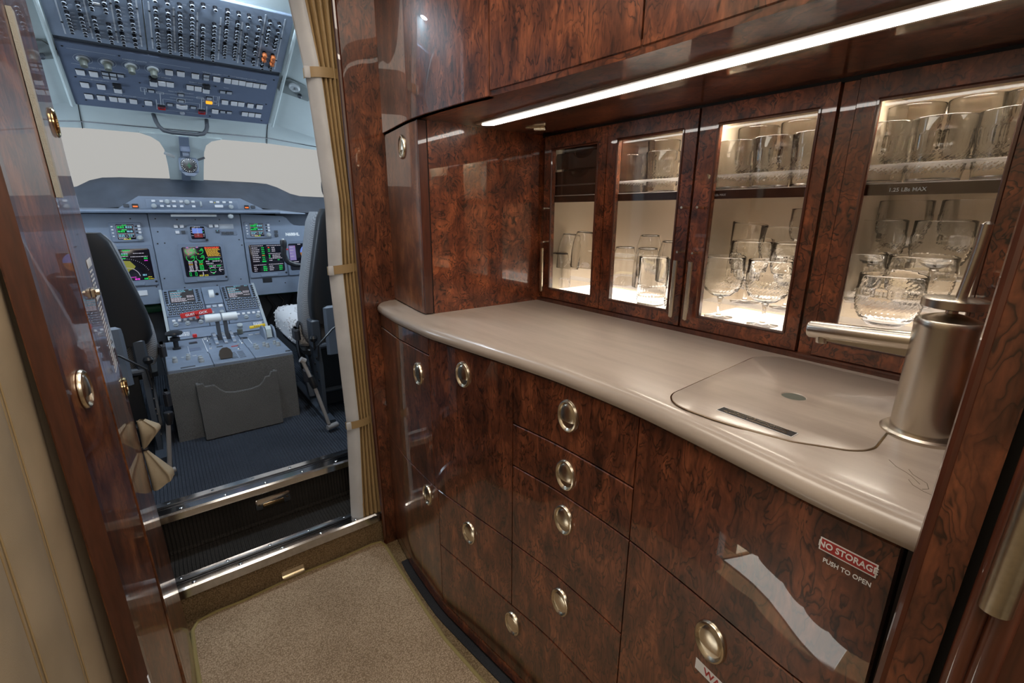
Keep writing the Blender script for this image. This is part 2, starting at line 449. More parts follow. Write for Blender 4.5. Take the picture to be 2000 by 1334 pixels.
def link(name, me, parent=None, mw=None):
    o = bpy.data.objects.new(name, me)
    COL.objects.link(o)
    mw = mw if mw is not None else Matrix.Identity(4)
    if parent is not None:
        o.parent = parent
        o.matrix_parent_inverse = WM[parent.name].inverted()
    o.matrix_basis = mw
    WM[o.name] = mw
    return o

def part(name, mb, mat, parent=None, smooth=35, label=None, kind=None):
    me = mb.mesh(name, smooth); setmat(me, mat)
    o = link(name, me, parent)
    if label: o['label'] = label
    if kind: o['kind'] = kind
    return o

def thing(name, label, cat, loc=(0, 0, 0), group=None):
    o = bpy.data.objects.new(name, None)
    o.empty_display_size = 0.05
    COL.objects.link(o)
    mw = Matrix.Translation(loc); o.matrix_basis = mw; WM[o.name] = mw
    tag(o, label, cat, group)
    return o

def tag(o, label, cat, group=None):
    o['label'] = label; o['category'] = cat
    if group: o['group'] = group
    return o

def struct(name, mb, mat, smooth=35, parent=None, label=None):
    o = part(name, mb, mat, parent, smooth)
    if parent is None: o['kind'] = 'structure'
    if label: o['label'] = label
    return o

def sroot(name, loc=(0, 0, 0), label=None):
    o = bpy.data.objects.new(name, None); COL.objects.link(o)
    o.empty_display_size = 0.05
    mw = Matrix.Translation(loc); o.matrix_basis = mw; WM[o.name] = mw
    o['kind'] = 'structure'
    if label: o['label'] = label
    return o

def copy_tree(root, loc, rot=None, scale=None):
    c = root.copy(); COL.objects.link(c)
    c.location = loc
    if rot: c.rotation_euler = rot
    if scale: c.scale = scale
    for ch in root.children:
        k = ch.copy(); COL.objects.link(k); k.parent = c
        for g in ch.children:
            q = g.copy(); COL.objects.link(q); q.parent = k
    return c

def frame(o, u, v):
    u = Vector(u).normalized(); v = Vector(v).normalized(); n = u.cross(v)
    m = Matrix((u, v, n)).transposed().to_4x4(); m.translation = o
    return m

def text(name, s, size, mw, mat, parent, ext=0.0002, align='CENTER', sx=1.0, space=1.0, bold=0.0):
    cu = bpy.data.curves.new('t', 'FONT'); cu.body = s; cu.size = size
    cu.align_x = align; cu.align_y = 'CENTER'; cu.extrude = ext; cu.space_character = space; cu.resolution_u = 3; cu.offset = bold
    o = bpy.data.objects.new('t', cu)
    me = bpy.data.meshes.new_from_object(o)
    bpy.data.objects.remove(o); bpy.data.curves.remove(cu)
    me.transform(mw @ Matrix.Diagonal((sx, 1, 1, 1)))
    me.name = name; setmat(me, mat)
    return link(name, me, parent)

# ------------------------------------------------------------------ curves of the galley fronts (x as a function of y)
LC = [(-.6, .54), (-.3, .53), (-.1, .523), (.066, .522), (.143, .525), (.233, .539), (.29, .547), (.409, .561), (.491, .563), (.61, .562),
      (.719, .551), (.891, .530), (1.028, .514), (1.241, .518), (1.487, .547), (1.7, .58)]
UC = [(-.6, .622), (-.3, .622), (.27, .62), (.497, .617), (.75, .598), (.847, .586), (.932, .573), (1.085, .563), (1.196, .566), (1.353, .587), (1.555, .61), (1.75, .635)]
def smooth_curve(pts):
    a = np.array(pts); ys = np.linspace(a[0, 0], a[-1, 0], 1200)
    xs = np.interp(ys, a[:, 0], a[:, 1])
    k = np.exp(-np.linspace(-2.4, 2.4, 81) ** 2); k /= k.sum()
    xp = np.concatenate([np.full(40, xs[0]), xs, np.full(40, xs[-1])])
    return ys, np.convolve(xp, k, 'valid')
LS, US = smooth_curve(LC), smooth_curve(UC)
def fl(y): return float(np.interp(y, *LS))
def fu(y): return float(np.interp(y, *US))

def slab(f, y0, y1, z0, z1, off=0.0, th=0.018, n=None):
    """curved upright board whose front follows x = f(y) + off"""
    n = n or max(2, int(abs(y1 - y0) / 0.02))
    mb = MB(); ch = 0.0015
    loops = []
    # section loop in (depth, z): chamfered front edges
    sec = [(0, z0 + ch), (0, z1 - ch), (ch, z1), (th, z1), (th, z0), (ch, z0)]
    vs = []; fs = []
    for i in range(n + 1):
        t = i / n; y = y0 + (y1 - y0) * t
        if i == 0: yy = y0
        x = f(y) + off
        dx = (f(y + .004) - f(y - .004)) / .008
        L = math.hypot(1, dx); nx, ny = 1 / L, -dx / L
        for d, z in sec:
            vs.append((x + nx * d, y + ny * d, z))
    k = len(sec)
    for i in range(n):
        for j in range(k):
            fs.append((i * k + j, i * k + (j + 1) % k, (i + 1) * k + (j + 1) % k, (i + 1) * k + j))
    fs += [tuple(range(k)), tuple(reversed(range(n * k, n * k + k)))]
    return mb.add(vs, fs)

def face_frame(f, y, z, off=0.0):
    dx = (f(y + .005) - f(y - .005)) / .01
    v = Vector((0, 0, 1)); u = Vector((-dx, -1, 0)).normalized()   # u to the viewer's right, n towards the aisle
    return frame((f(y) + off, y, z), u, v)

# ================================================================== SETTING
CT = 0.897        # counter top height
SOF = 1.397       # soffit height
XB = 0.986        # glass door plane

struct('floor', MB().box(-0.9, 1.4, -0.9, 1.452, -0.05, 0.0), 'carpet_dark')
# step: carpeted riser, tread, upper riser, cockpit floor
fs_ = sroot('floor_step', (0.2, 1.5, 0.0), 'carpeted step up from the galley to the cockpit')
part('riser', MB().box(-0.16, 0.53, 1.449, 1.52, 0.0, 0.09), 'carpet_dark', fs_)
part('tread', MB().box(-0.16, 0.62, 1.50, 1.66, 0.06, 0.118), 'carpet_black', fs_)
part('upper_riser', MB().box(-0.16, 0.62, 1.643, 1.70, 0.10, 0.25), 'carpet_black', fs_)
mb = MB().tube([(-0.11, 1.638, .122), (0.5, 1.638, .122)], 0.008, 8)
part('carpet_binding', mb, 'carpet_black', fs_)
struct('floor_cockpit', MB().box(-0.8, 1.2, 1.69, 3.6, 0.2, 0.262), 'carpet_blue')
# small carpet seam across the cockpit floor entrance

def sill(name, y, zt, depth, drop, label):
    r = sroot(name, (0.2, y, zt - drop), label)
    part('nosing', MB().prism([(y, zt - drop), (y - .003, zt - drop + .003), (y - .003, zt - .005), (y + .003, zt), (y + depth * .42, zt), (y + depth * .42, zt - .012), (y + .006, zt - .012), (y + .006, zt - drop)], -.165, .515, 'x'), 'chrome', r)
    part('groove', MB().box(-.165, .515, y + depth * .40, y + depth * .70, zt - .02, zt - .006), 'chrome_dark', r)
    part('guide_rail', MB().box(-.165, .515, y + depth * .50, y + depth * .58, zt - .02, zt - .001), 'chrome', r)
    part('rear_strip', MB().prism([(y + depth * .68, zt - .02), (y + depth * .68, zt), (y + depth * .95, zt + .002), (y + depth, zt - .003), (y + depth, zt - .02)], -.165, .515, 'x'), 'chrome', r)
    for x in (-.06, .06, .18, .30, .42):
        part('screw', MB().lathe([(.006, 0), (.006, .001), (.004, .0025), (0, .0028)], 12, (x, y + depth * .2, zt)), 'chrome', r)
        part('screw', MB().lathe([(.005, 0), (.005, .001), (.003, .002), (0, .0022)], 12, (x - .03, y + depth * .82, zt)), 'chrome', r)
    return r
sill('trim_1', 1.446, 0.122, 0.062, 0.036, 'polished steel sill rail at the lower edge of the step')
sill('trim_2', 1.625, 0.268, 0.085, 0.030, 'polished steel sill rail at the edge of the cockpit floor')

# recessed handle plate on the upper riser, slot plate on the tan riser
hp = thing('step_handle_plate', 'polished plate with a finger slot on the dark carpeted riser', 'handle plate', (.196, 1.642, .165))
part('plate', MB(frame((.196, 1.642, .190), (1, 0, 0), (0, 0, 1))).cbox(-.055, .055, -.022, .022, 0, .003, .004), 'chrome', hp)
part('slot', MB(frame((.196, 1.639, .184), (1, 0, 0), (0, 0, 1))).cbox(-.034, .034, -.011, .006, 0, .002, .002), 'bronze', hp)
for x in (-.045, .045):
    part('screw', MB(frame((.196 + x, 1.639, .190), (1, 0, 0), (0, 0, 1))).lathe([(.004, 0), (.003, .002), (0, .0022)], 10), 'bronze', hp)
lp = thing('riser_slot_plate', 'small metal slot plate low on the tan carpeted riser', 'slot plate', (.2, 1.447, .0))
part('frame', MB(frame((.203, 1.449, .034), (1, 0, 0), (0, 0, 1))).cbox(-.046, .040, -.016, .014, 0, .003, .003), 'carpet_dark', lp)
part('bracket', MB().prism([(1.446, .022), (1.430, .020), (1.430, .022), (1.444, .026), (1.444, .042), (1.446, .042)], .165, .232, 'x'), 'latch', lp)

# runner mat
mat_poly = [(-.078, -.88), (-.078, .4), (-.072, .9), (-.084, 1.30), (-.084, 1.395), (-.068, 1.425), (-.02, 1.432), (.05, 1.428), (.2, 1.44), (.35, 1.434), (.46, 1.438), (.492, 1.43),
            (.498, 1.40), (.490, 1.25), (.483, 1.065), (.481, .935), (.497, .776), (.52, .62), (.53, .45), (.515, .25), (.50, .05), (.50, -.88)]
rm = thing('carpet_runner', 'tan carpet runner with bound edge on the galley floor', 'carpet', (.2, .5, 0))
part('pile', MB().prism(mat_poly, 0.0, 0.012), 'carpet', rm, smooth=60)
part('binding', MB().tube([(x, y, .009) for x, y in mat_poly], .0065, 8), 'piping', rm, smooth=60)

# walls and ceiling around the galley
def lean(z): return -0.097 - 0.0155 * z
struct('ceiling', MB().box(-0.34, 1.4, -0.9, 1.76, 1.95, 2.12), 'wall_beige')
struct('wall_back', MB().box(-0.34, 1.4, -0.95, -0.9, 0, 1.95), 'wall_beige')
struct('wall_right', MB().box(1.30, 1.35, -0.9, 1.8, 0, 1.95), 'carcass')

# wooden post at the far end of the galley, beside the curtain
def slant(z, x0=.513, x1=.488): return x0 + (x1 - x0) * z / 1.713
mb = MB()
vs = [(slant(0), 1.42, 0), (.60, 1.42, 0), (.60, 1.46, 0), (slant(0), 1.46, 0), (slant(1.95), 1.42, 1.95), (.66, 1.42, 1.95), (.66, 1.46, 1.95), (slant(1.95), 1.46, 1.95)]
mb.add(vs, [(0, 3, 2, 1), (4, 5, 6, 7), (0, 1, 5, 4), (1, 2, 6, 5), (2, 3, 7, 6), (3, 0, 4, 7)])
wf = struct('wall_front', mb, 'burl_v', label='dark burl wood post between the curtain and the galley')
part('edge_trim', MB().tube([(slant(0) - .004, 1.425, 0), (slant(1.95) - .004, 1.425, 1.95)], .007, 8), 'mahogany', wf)
part('return_panel', MB().box(.53, .56, 1.46, 1.70, .26, 1.95), 'burl_warm', wf)
part('bulkhead', MB().box(.54, 1.3, 1.66, 1.72, .0, 2.12), 'shell', wf)
part('bulkhead', MB().box(-.84, -.165, 1.66, 1.72, .0, 2.12), 'shell', wf)

# left side: glossy faceted post and folded cockpit door panel
def xB(y, z): return -.113 - .010 * (y - 1.3) + .0185 * (1.4 - z)
def xA(y, z): return -.1297 + .147 * (y - .842) + .014 * (1.3 - z)
def leanbox(y0, y1, z0, z1, t=.028, off=0.0, f=None):
    vs = []
    for z in (z0, z1):
        a, b_ = f(y0, z) + off, f(y1, z) + off
        vs += [(a - t, y0, z), (a, y0, z), (b_, y1, z), (b_ - t, y1, z)]
    return MB().add(vs, [(0, 3, 2, 1), (4, 5, 6, 7), (0, 1, 5, 4), (1, 2, 6, 5), (2, 3, 7, 6), (3, 0, 4, 7)])

wl = struct('wall_left', leanbox(.842, .992, 0, 1.95, .028, f=xA), 'burl_warm', label='glossy burl wood post at the left of the passage')
part('edge_trim', leanbox(.832, .843, 0, 1.95, .024, .001, f=xA), 'mahogany', wl)
part('dark_joint', leanbox(.992, .999, 0, 1.95, .020, -.003, f=xA), 'black', wl)
part('fleece_strip', leanbox(1.000, 1.024, 1.19, 1.44, .006, .007, f=xB), 'velcro', wl, label='cream fleece strip')
part('side_wall', MB().box(-.30, -.16, 1.0, 1.66, 0, 1.95), 'carcass', wl)

def latch_mesh(rx=.0255, ry=.0325):
    mb = MB()
    n = 32
    # oval rim
    mb.lathe([(1.0, 0.0), (1.0, .002), (.95, .005), (.87, .006), (.81, .0045), (.74, .0016), (.40, .0008), (0, .0006)], n, (0, 0, 0))
    mb.v = [(x * rx, y * ry, z) for x, y, z in mb.v]
    # flap: domed oval cut off low
    def fn(u, v):
        a = 2 * math.pi * u; r = v * .80
        x = r * math.cos(a); y = r * math.sin(a) + .02
        y2 = max(y, -.30)
        return (x * rx, y2 * ry, (.0035 + .004 * (1 - v * v)) if v < .99 else .0008)
    mb.grid(fn, 28, 7)
    return mb
LATCH = latch_mesh().mesh('latch', 40); setmat(LATCH, 'latch')
def latch(parent, f, y, z, off=0.0, s=1.0, name='latch'):
    mw = face_frame(f, y, z, off) @ Matrix.Scale(s, 4)
    return link(name, LATCH, parent, mw)
def side_frame(f, y, z, d=.001):
    e = .01
    u = Vector((f(y + e, z) - f(y - e, z), 2 * e, 0)); v = Vector((f(y, z + e) - f(y, z - e), 0, 2 * e))
    return frame((f(y, z) + d, y, z), u, v)
link('latch', LATCH, wl, side_frame(xA, .894, .916) @ Matrix.Scale(.92, 4))

d1 = sroot('door_1', (-.11, 1.1, 0.0), 'glossy burl wood cockpit door folded against the left wall, with placard')
part('panel', leanbox(.999, 1.030, 0, 1.95, .022, f=xB), 'burl_warm', d1)
part('panel', leanbox(1.032, 1.330, 0, 1.95, .022, f=xB), 'burl_warm', d1)
part('edge_bead', MB().tube([(xB(1.33, z) - .004, 1.331, z) for z in (0, 1, 1.95)], .004, 8), 'mahogany', d1)
def ringpull(y, z, r):
    mb = MB(side_frame(xB, y, z)).lathe([(r, 0), (r, .002), (r * .9, .0045), (r * .78, .004), (r * .72, .001), (r * .6, .0006), (0, .0005)], 28)
    return part('finger_pull', mb, 'brass', d1)
ringpull(1.262, 1.328, .026)
ringpull(1.305, .790, .022)
part('catch', MB(side_frame(xB, 1.145, 1.025)).cbox(-.016, .016, -.008, .008, 0, .006, .002).lathe([(.006, .006), (.005, .011), (0, .012)], 12), 'latch', d1)
# white placard print on the door panel
pm = side_frame(xB, 1.252, 1.03, .0006)
part('placard_bar', MB(pm).cbox(-.060, .030, .034, .050, 0, .0004, .001), 'white_ink', d1)
part('placard_bar', MB(pm).cbox(-.058, .032, -.030, -.014, 0, .0004, .001), 'white_ink', d1)
mb = MB(pm)
for i in range(5):
    z = .026 - i * .0085
    for (a, b_) in ((-.05, -.02), (-.016, .014)):
        mb.cbox(a, b_ - random.random() * .008, z - .002, z + .002, 0, .0003, .0005)
for i in range(17):
    z = -.040 - i * .0085; x = -.055
    end = .03 - .03 * random.random()
    while x < end:
        L = .006 + random.random() * .014
        mb.cbox(x, min(x + L, end + .004), z - .0017, z + .0017, 0, .0003, .0004); x += L + .003
part('placard_print', mb, 'white_ink', d1, kind='stuff')

# beige leather curtain over the entry door, left edge of the view
cl = thing('leather_curtain', 'wide beige leather curtain with stitched seams at the left beside the wood post', 'curtain', (-.15, .35, .2))
def cfold(y):
    return -.168 + .014 * abs(math.sin(math.pi * (y - .755) / .138)) ** .55
def cf(u, v):
    y = -.25 + u * 1.20; z = .115 + v * 1.79
    return (cfold(y) - .01 * (1 - v), y, z)
def cf2(u, v):
    x, y, z = cf(u, v); return (x - .006, y, z)
mb = MB().grid(cf, 240, 16).grid(cf2, 240, 16)
part('pleats', mb, 'leather_left', cl, smooth=80)
for y in (.762, .748, .624, .610, .486, .472):
    mb = MB()
    u = (y + .25) / 1.20
    pts = [cf(u, k / 60) for k in range(61)]
    mb.tube([(p[0] + .0008, p[1], p[2]) for p in pts], .0010, 5)
    part('stitch_seam', mb, 'stitch', cl, smooth=80)
part('hem', MB().grid(lambda u, v: (cf(u, 0)[0] + .001, cf(u, 0)[1], .110 + .022 * v), 160, 1), 'leather_pale', cl, smooth=80)
# entry door surround behind that curtain (daylight below the hem)
struct('door_2', MB().box(-.34, -.24, -.9, -.28, 0, 1.95).box(-.34, -.24, .88, 1.0, 0, 1.95).box(-.34, -.24, -.28, .88, 1.80, 1.95), 'wall_beige', label='entry doorway behind the leather curtain')

struct('entry_bounce_plate', MB().box(-.88, -.175, .30, .86, 0, .006), 'knob_white', label='white plate outside the curtain, added to bounce the sun')  # white plate added so sunlight shows below the hem and in glossy drawers
# pillar at the right edge of the view
wr = sroot('trim_3', (.52, .03, 0), 'burl wood pillar at the near end of the counter')
def pil(x0, x1, y0, y1, lean_y=.018):
    vs = []
    for z in (0, 1.95):
        d = -lean_y * (z - .9)
        vs += [(x0, y0 + d, z), (x1, y0 + d, z), (x1, y1 + d, z), (x0, y1 + d, z)]
    return MB().add(vs, [(0, 3, 2, 1), (4, 5, 6, 7), (0, 1, 5, 4), (1, 2, 6, 5), (2, 3, 7, 6), (3, 0, 4, 7)])
part('post', pil(.500, 1.0, .026, .056), 'burl_v', wr)
part('edge_bead', MB().tube([(.502, .0555 - .018 * (z - .9), z) for z in (0, 1, 1.95)], .0045, 8), 'mahogany', wr)
part('dark_gap', pil(.508, 1.0, .019, .027), 'black', wr)
dpost = thing('aft_door_edge', 'rounded mahogany door edge with metal edge cap at the far right', 'door', (.5, .0, 0))
mb = MB()
for (yc, r) in ((.012, .0075), (-.002, .009)):
    mb.tube([(.500, yc - .018 * (z - .9), z) for z in (0, .6, 1.2, 1.95)], r, 14)
part('moulding', mb, 'mahogany', dpost)
part('stile', pil(.503, .60, -.10, .012), 'mahogany', dpost)
part('edge_cap', MB().tube([(.4925, .004 - .018 * (z - .9), z) for z in (.865, .88, .95, 1.05, 1.2)], .0105, 16), 'latch', dpost, label='worn metal edge cap')

# ================================================================== GALLEY FURNITURE
FO = .008        # cabinet faces sit a little behind the worktop nosing
def cab(name, label, cat, y0, y1, z0, z1, f=fl, depth=.40):
    t = thing(name, label, cat, (f((y0 + y1) / 2) + .2, (y0 + y1) / 2, z0))
    mb = slab(f, y0 + .001, y1 - .001, z0 + .001, z1 - .001, FO + .0185, .02)
    part('carcass', mb, 'carcass', t)
    return t
G = .0013
def front(t, name, y0, y1, z0, z1, mat='burl_v', f=fl, latches=(), off=FO):
    o = part(name, slab(f, y0 + G, y1 - G, z0 + G, z1 - G, off), mat, t)
    for y, z in latches: latch(o, f, y, z, off)
    return o

ZT = .861
c1 = cab('base_cabinet', 'curved burl base cabinet at the far end of the galley by the post', 'cabinet', 1.040, 1.419, .05, ZT)
front(c1, 'top_rail', 1.040, 1.419, .815, ZT)
front(c1, 'door', 1.040, 1.419, .430, .815, latches=[(1.108, .746)])
front(c1, 'drawer', 1.022, 1.419, .05, .430, latches=[(1.087, .379)])
c2 = cab('base_cabinet', 'burl base cabinet with a tall door, second from the far end', 'cabinet', .728, 1.040, .25, ZT)
front(c2, 'door', .728, 1.040, .430, ZT, latches=[(.895, .801)])
front(c2, 'drawer', .728, 1.022, .250, .430, latches=[(.885, .368)])
c3 = cab('drawer_bank', 'burl drawer bank with four drawers under the middle of the counter', 'drawers', .413, .728, .25, ZT)
for z0, z1, zl in ((.733, ZT, .804), (.632, .733, .679), (.430, .632, .578), (.250, .430, .376)):
    front(c3, 'drawer', .413, .728, z0, z1, latches=[(.573, zl)])
c4 = cab('low_cabinet', 'wide low burl drawer at floor level with one latch', 'drawer', .413, 1.022, .05, .25)
front(c4, 'drawer_front', .413, 1.022, .05, .25, latches=[(.723, .199)])
c5 = cab('waste_cabinet', 'burl waste cabinet with red NO STORAGE label under the sink', 'cabinet', .072, .413, .05, ZT)
dr = front(c5, 'door', .072, .413, .632, ZT)
wd = front(c5, 'waste_door', .072, .413, .05, .632, latches=[(.245, .579)])
mw = face_frame(fl, .112, .823, FO - .0004)
part('no_storage_label', MB(mw).box(-.0265, .0265, -.0078, .0078, 0, .0003), 'white_ink', c5)
part('no_storage_label', MB(mw).box(-.0250, .0250, -.0064, .0064, .0002, .0005), 'red_label', c5)
text('lettering', 'NO STORAGE', .0102, mw @ Matrix.Translation((0, 0, .0007)), 'white_ink', c5, bold=.0002, sx=.86)
text('lettering', 'PUSH TO OPEN', .0075, face_frame(fl, .110, .8045, FO - .0004), 'white_ink', c5, bold=.0001, sx=.86)
mw = face_frame(fl, .222, .521, FO - .0004)
part('waste_label', MB(mw).box(-.042, .042, -.0095, .0095, 0, .0003), 'white_ink', c5)
text('lettering', 'WASTE', .0165, mw @ Matrix.Translation((0, 0, .0005)), 'red_label', c5, bold=.0003)
pl = part('plinth', slab(fl, .062, 1.419, .012, .048, FO + .001), 'burl')
tag(pl, 'low burl plinth running under the galley base cabinets', 'plinth')
part('toe_strip', MB().prism([(fl(y) - .012, y) for y in np.linspace(.0, 1.3, 30)] + [(fl(y) + .08, y) for y in np.linspace(1.3, .0, 30)], 0.0, .004), 'toe', pl)

# worktop
def section(y):
    x = fl(y) - .004
    return [(x + .014, .8625), (x + .004, .866), (x, .874), (x + .001, .882), (x + .006, .889), (x + .014, .8935), (x + .026, .8955), (x + .040, .8958), (x + .044, CT), (XB + .02, CT), (XB + .02, .8625)]
ys = np.linspace(.057, 1.405, 110)
vs = []; fs = []
for y in ys:
    for x, z in section(float(y)): vs.append((x, float(y), z))
# rounded far end
k = 11
for t_ in (.35, .7, 1.0):
    for (x, z) in section(1.405):
        e = min(1.0, max(0, (x - (fl(1.405) - .004)) / .05))
        vs.append((x + .012 * t_ * (1 - e), 1.405 + .014 * math.sin(t_ * math.pi / 2), z - .002 * t_ * (1 - e)))
n = len(vs) // k
for i in range(n - 1):
    for j in range(k):
        fs.append((i * k + j, i * k + (j + 1) % k, (i + 1) * k + (j + 1) % k, (i + 1) * k + j))
fs += [tuple(range(k)), tuple(reversed(range((n - 1) * k, n * k)))]
wt = thing('worktop', 'cream solid-surface galley worktop with a bullnose edge', 'counter', (.75, .6, .8625))
part('slab', MB().add(vs, fs), 'counter', wt, smooth=40)

# sink cover: rounded lid with an oval finger hole
def lid_outline(grow=0.0):
    pts = []
    def cen(cx, cy, r, a0, a1):
        for i in range(11):
            a = math.radians(a0 + (a1 - a0) * i / 10); pts.append((cx + (r + grow) * math.cos(a), cy + (r + grow) * math.sin(a)))
    cen(.630, .338, .052, 180, 90)
    cen(.905, .352, .055, 90, 0)
    cen(.905, .205, .050, 0, -90)
    cen(.665, .188, .050, -90, -155)
    pts.append((.5965 - grow, .205)); pts.append((.583 - grow, .262)); pts.append((.578 - grow, .30))
    return pts
sc_ = thing('sink_cover', 'cream rounded sink cover lid with a finger hole set in the worktop', 'sink cover', (.76, .27, CT))
hx, hy = .756, .269
def polar(pts, n=240):
    """resample an outline by angle about the hole"""
    dense = []
    for (x0, y0), (x1, y1) in zip(pts, pts[1:] + pts[:1]):
        dense += [(x0 + (x1 - x0) * k / 30, y0 + (y1 - y0) * k / 30) for k in range(30)]
    P = [(math.atan2(y - hy, x - hx), math.hypot(x - hx, y - hy)) for x, y in dense]
    P.sort(); A = [p[0] for p in P]; R = [p[1] for p in P]
    A = [A[-1] - 2 * math.pi] + A + [A[0] + 2 * math.pi]; R = [R[-1]] + R + [R[0]]
    an = np.linspace(-math.pi, math.pi, n, endpoint=False)
    return an, np.interp(an, A, R)
an, ro = polar(lid_outline()); n = len(an)
vs = []; fs = []
for z, rr in ((CT, ro), (CT + .0012, ro - .0005), (CT + .0016, ro - .0015)):
    vs += [(hx + r * math.cos(a), hy + r * math.sin(a), z) for a, r in zip(an, rr)]
for z, rad in ((CT + .0016, .0175), (CT + .0003, .0165)):
    vs += [(hx + rad * math.cos(a) * 1.0, hy + rad * 1.0 * math.sin(a), z) for a in an]
for j in range(4):
    for i in range(n): fs.append((j * n + i, j * n + (i + 1) % n, (j + 1) * n + (i + 1) % n, (j + 1) * n + i))
part('lid', MB().add(vs, fs), 'counter', sc_, smooth=30)
part('hole_shade', MB().lathe([(.0166, .0002), (0, .0002)], 24, (hx, hy, CT), caps=False), 'knob_olive', sc_)  # dark disc, its colour stands for the shade inside the hole
an, rg = polar(lid_outline(.0022))
vs = [(hx + r * math.cos(a), hy + r * math.sin(a), CT + .0003) for a, r in zip(an, rg)] + [(hx + r * math.cos(a), hy + r * math.sin(a), CT + .0003) for a, r in zip(an, ro - .001)]
part('gap', MB().add(vs, [(i, (i + 1) % n, n + (i + 1) % n, n + i) for i in range(n)]), 'bronze', sc_)
pm = frame((.6155, .2605, CT + .0017), (-.03, -1, 0), (1, -.03, 0))
part('placard', MB(pm).box(-.0515, .0515, -.0095, .0095, 0, .0006), 'white_ink', sc_)
part('placard', MB(pm).box(-.0505, .0505, -.0085, .0085, .0003, .0009), 'blackplastic', sc_)
text('lettering', 'STOW SINK COVER IN FWD LH CLOSET', .0056, pm @ Matrix.Translation((0, .0038, .001)), 'latch', sc_, sx=.84, bold=.0001)
text('lettering', 'DURING TAXI, TAKEOFF AND LANDING', .0056, pm @ Matrix.Translation((0, -.0038, .001)), 'latch', sc_, sx=.84, bold=.0001)
# worn scratches near the pillar
def scratch(pts, r=.0005):
    mb = MB().tube([(x, y, CT - .0002) for x, y in pts], r, 4); part('scratch_mark', mb, 'scratch', wt)
scratch([(.640, .118), (.628, .108), (.622, .098), (.617, .092), (.604, .082)])
scratch([(.632, .098), (.622, .092), (.612, .078), (.600, .074), (.594, .078)])
scratch([(.606, .092), (.596, .086), (.590, .076), (.588, .066)])

# faucet
FX, FY = .753, .115
ft = thing('faucet', 'brushed nickel faucet with straight spout and upright lever on the worktop', 'faucet', (FX, FY, CT))
part('base_flange', MB().lathe([(.0425, 0), (.0425, .004), (.040, .0065), (.034, .0075)], 40, (FX, FY, CT)), 'nickel', ft)
part('body', MB().lathe([(.0325, .005), (.0325, .142), (.0328, .143), (.0328, .149), (.031, .152), (.018, .157), (.006, .160), (.006, .170)], 48, (FX, FY, CT)), 'nickel', ft)
part('lever_disc', MB().lathe([(.029, .166), (.0315, .167), (.0315, .176), (.029, .1775), (0, .178)], 40, (FX + .004, FY, CT)), 'nickel', ft)
part('lever', MB().tube([(FX + .004, FY - .004, CT + .176), (FX + .004, FY - .006, CT + .20), (FX + .004, FY - .009, CT + .24), (FX + .003, FY - .010, CT + .264)], [.0055, .0052, .0058, .0062], 12)
     .tube([(FX + .003, FY - .0105, CT + .264), (FX + .003, FY - .0105, CT + .267)], [.0055, .002], 12), 'nickel', ft)
zs = CT + .116
sp = part('spout', MB().tube([(FX, FY + .01, zs + .003), (FX - .004, FY + .145, zs - .004), (FX - .004, FY + .1475, zs - .0042)], [.0128, .0122, .0105], 20), 'nickel', ft)
part('underside_channel', MB().box(FX - .009, FX + .003, FY + .03, FY + .135, zs - .0165, zs - .006), 'nickel', sp)
part('aerator', MB(frame((FX - .004, FY + .128, zs - .021), (1, 0, 0), (0, 1, 0))).lathe([(.008, 0), (.0085, .004), (.0085, .012)], 16), 'nickel', sp)
part('side_pin', MB().tube([(FX + .02, FY - .025, CT + .028), (FX + .075, FY - .055, CT + .028)], [.0045, .004], 10), 'brass', ft)

# small closet standing on the worktop at the far end
cs = thing('counter_closet', 'tall curved burl closet standing on the far end of the worktop', 'closet', (.75, 1.28, CT))
dd = part('door', slab(fu, 1.150, 1.419, CT + .003, SOF - .003, .006, .026), 'burl_warm', cs)
latch(dd, fu, 1.256, 1.342, .006, .95)
part('door_edge', MB().box(fu(1.15) + .007, fu(1.15) + .031, 1.146, 1.151, CT + .003, SOF - .003), 'mahogany', cs)
part('dark_joint', MB().box(fu(1.15) + .031, fu(1.15) + .036, 1.151, 1.156, CT + .001, SOF), 'black', cs)
part('side_panel', MB().box(fu(1.15) + .036, XB + .02, 1.149, 1.165, CT, SOF), 'burl', cs)
part('carcass', MB().box(.64, 1.25, 1.165, 1.41, CT, SOF), 'carcass', cs)

# upper cabinets above the soffit
def upper(label, y0, y1, z0=SOF + .010, mat='burl_v'):
    t = thing('upper_cabinet', label, 'cabinet', (.75, (y0 + y1) / 2, z0))
    part('carcass', slab(fu, y0, y1, z0 + .004, 1.94, .018, .02), 'carcass', t)
    d = part('door', slab(fu, y0 + G, y1 - G, z0, 1.94, 0, .018), mat, t)
    part('lower_lip', slab(fu, y0 + G, y1 - G, z0 - .006, z0, .003, .014), 'mahogany', d)
    return t
t = thing('upper_cabinet', 'tall curved burl upper cabinet at the far end by the curtain', 'cabinet', (.75, 1.13, SOF))
part('panel', slab(fu, .849, 1.419, SOF, 1.94, 0, .018), 'burl_v', t)
upper('burl upper cabinet door over the left glass doors, left of the wide seam', .500, .848)
upper('burl upper cabinet door over the right glass doors', .150, .499)
upper('burl upper cabinet door at the near end by the pillar', .060, .149)
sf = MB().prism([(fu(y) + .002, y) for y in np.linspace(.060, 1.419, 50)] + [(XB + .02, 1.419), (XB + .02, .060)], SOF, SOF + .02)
struct('trim_4', sf, 'burl_h', label='glossy burl soffit under the upper cabinets')

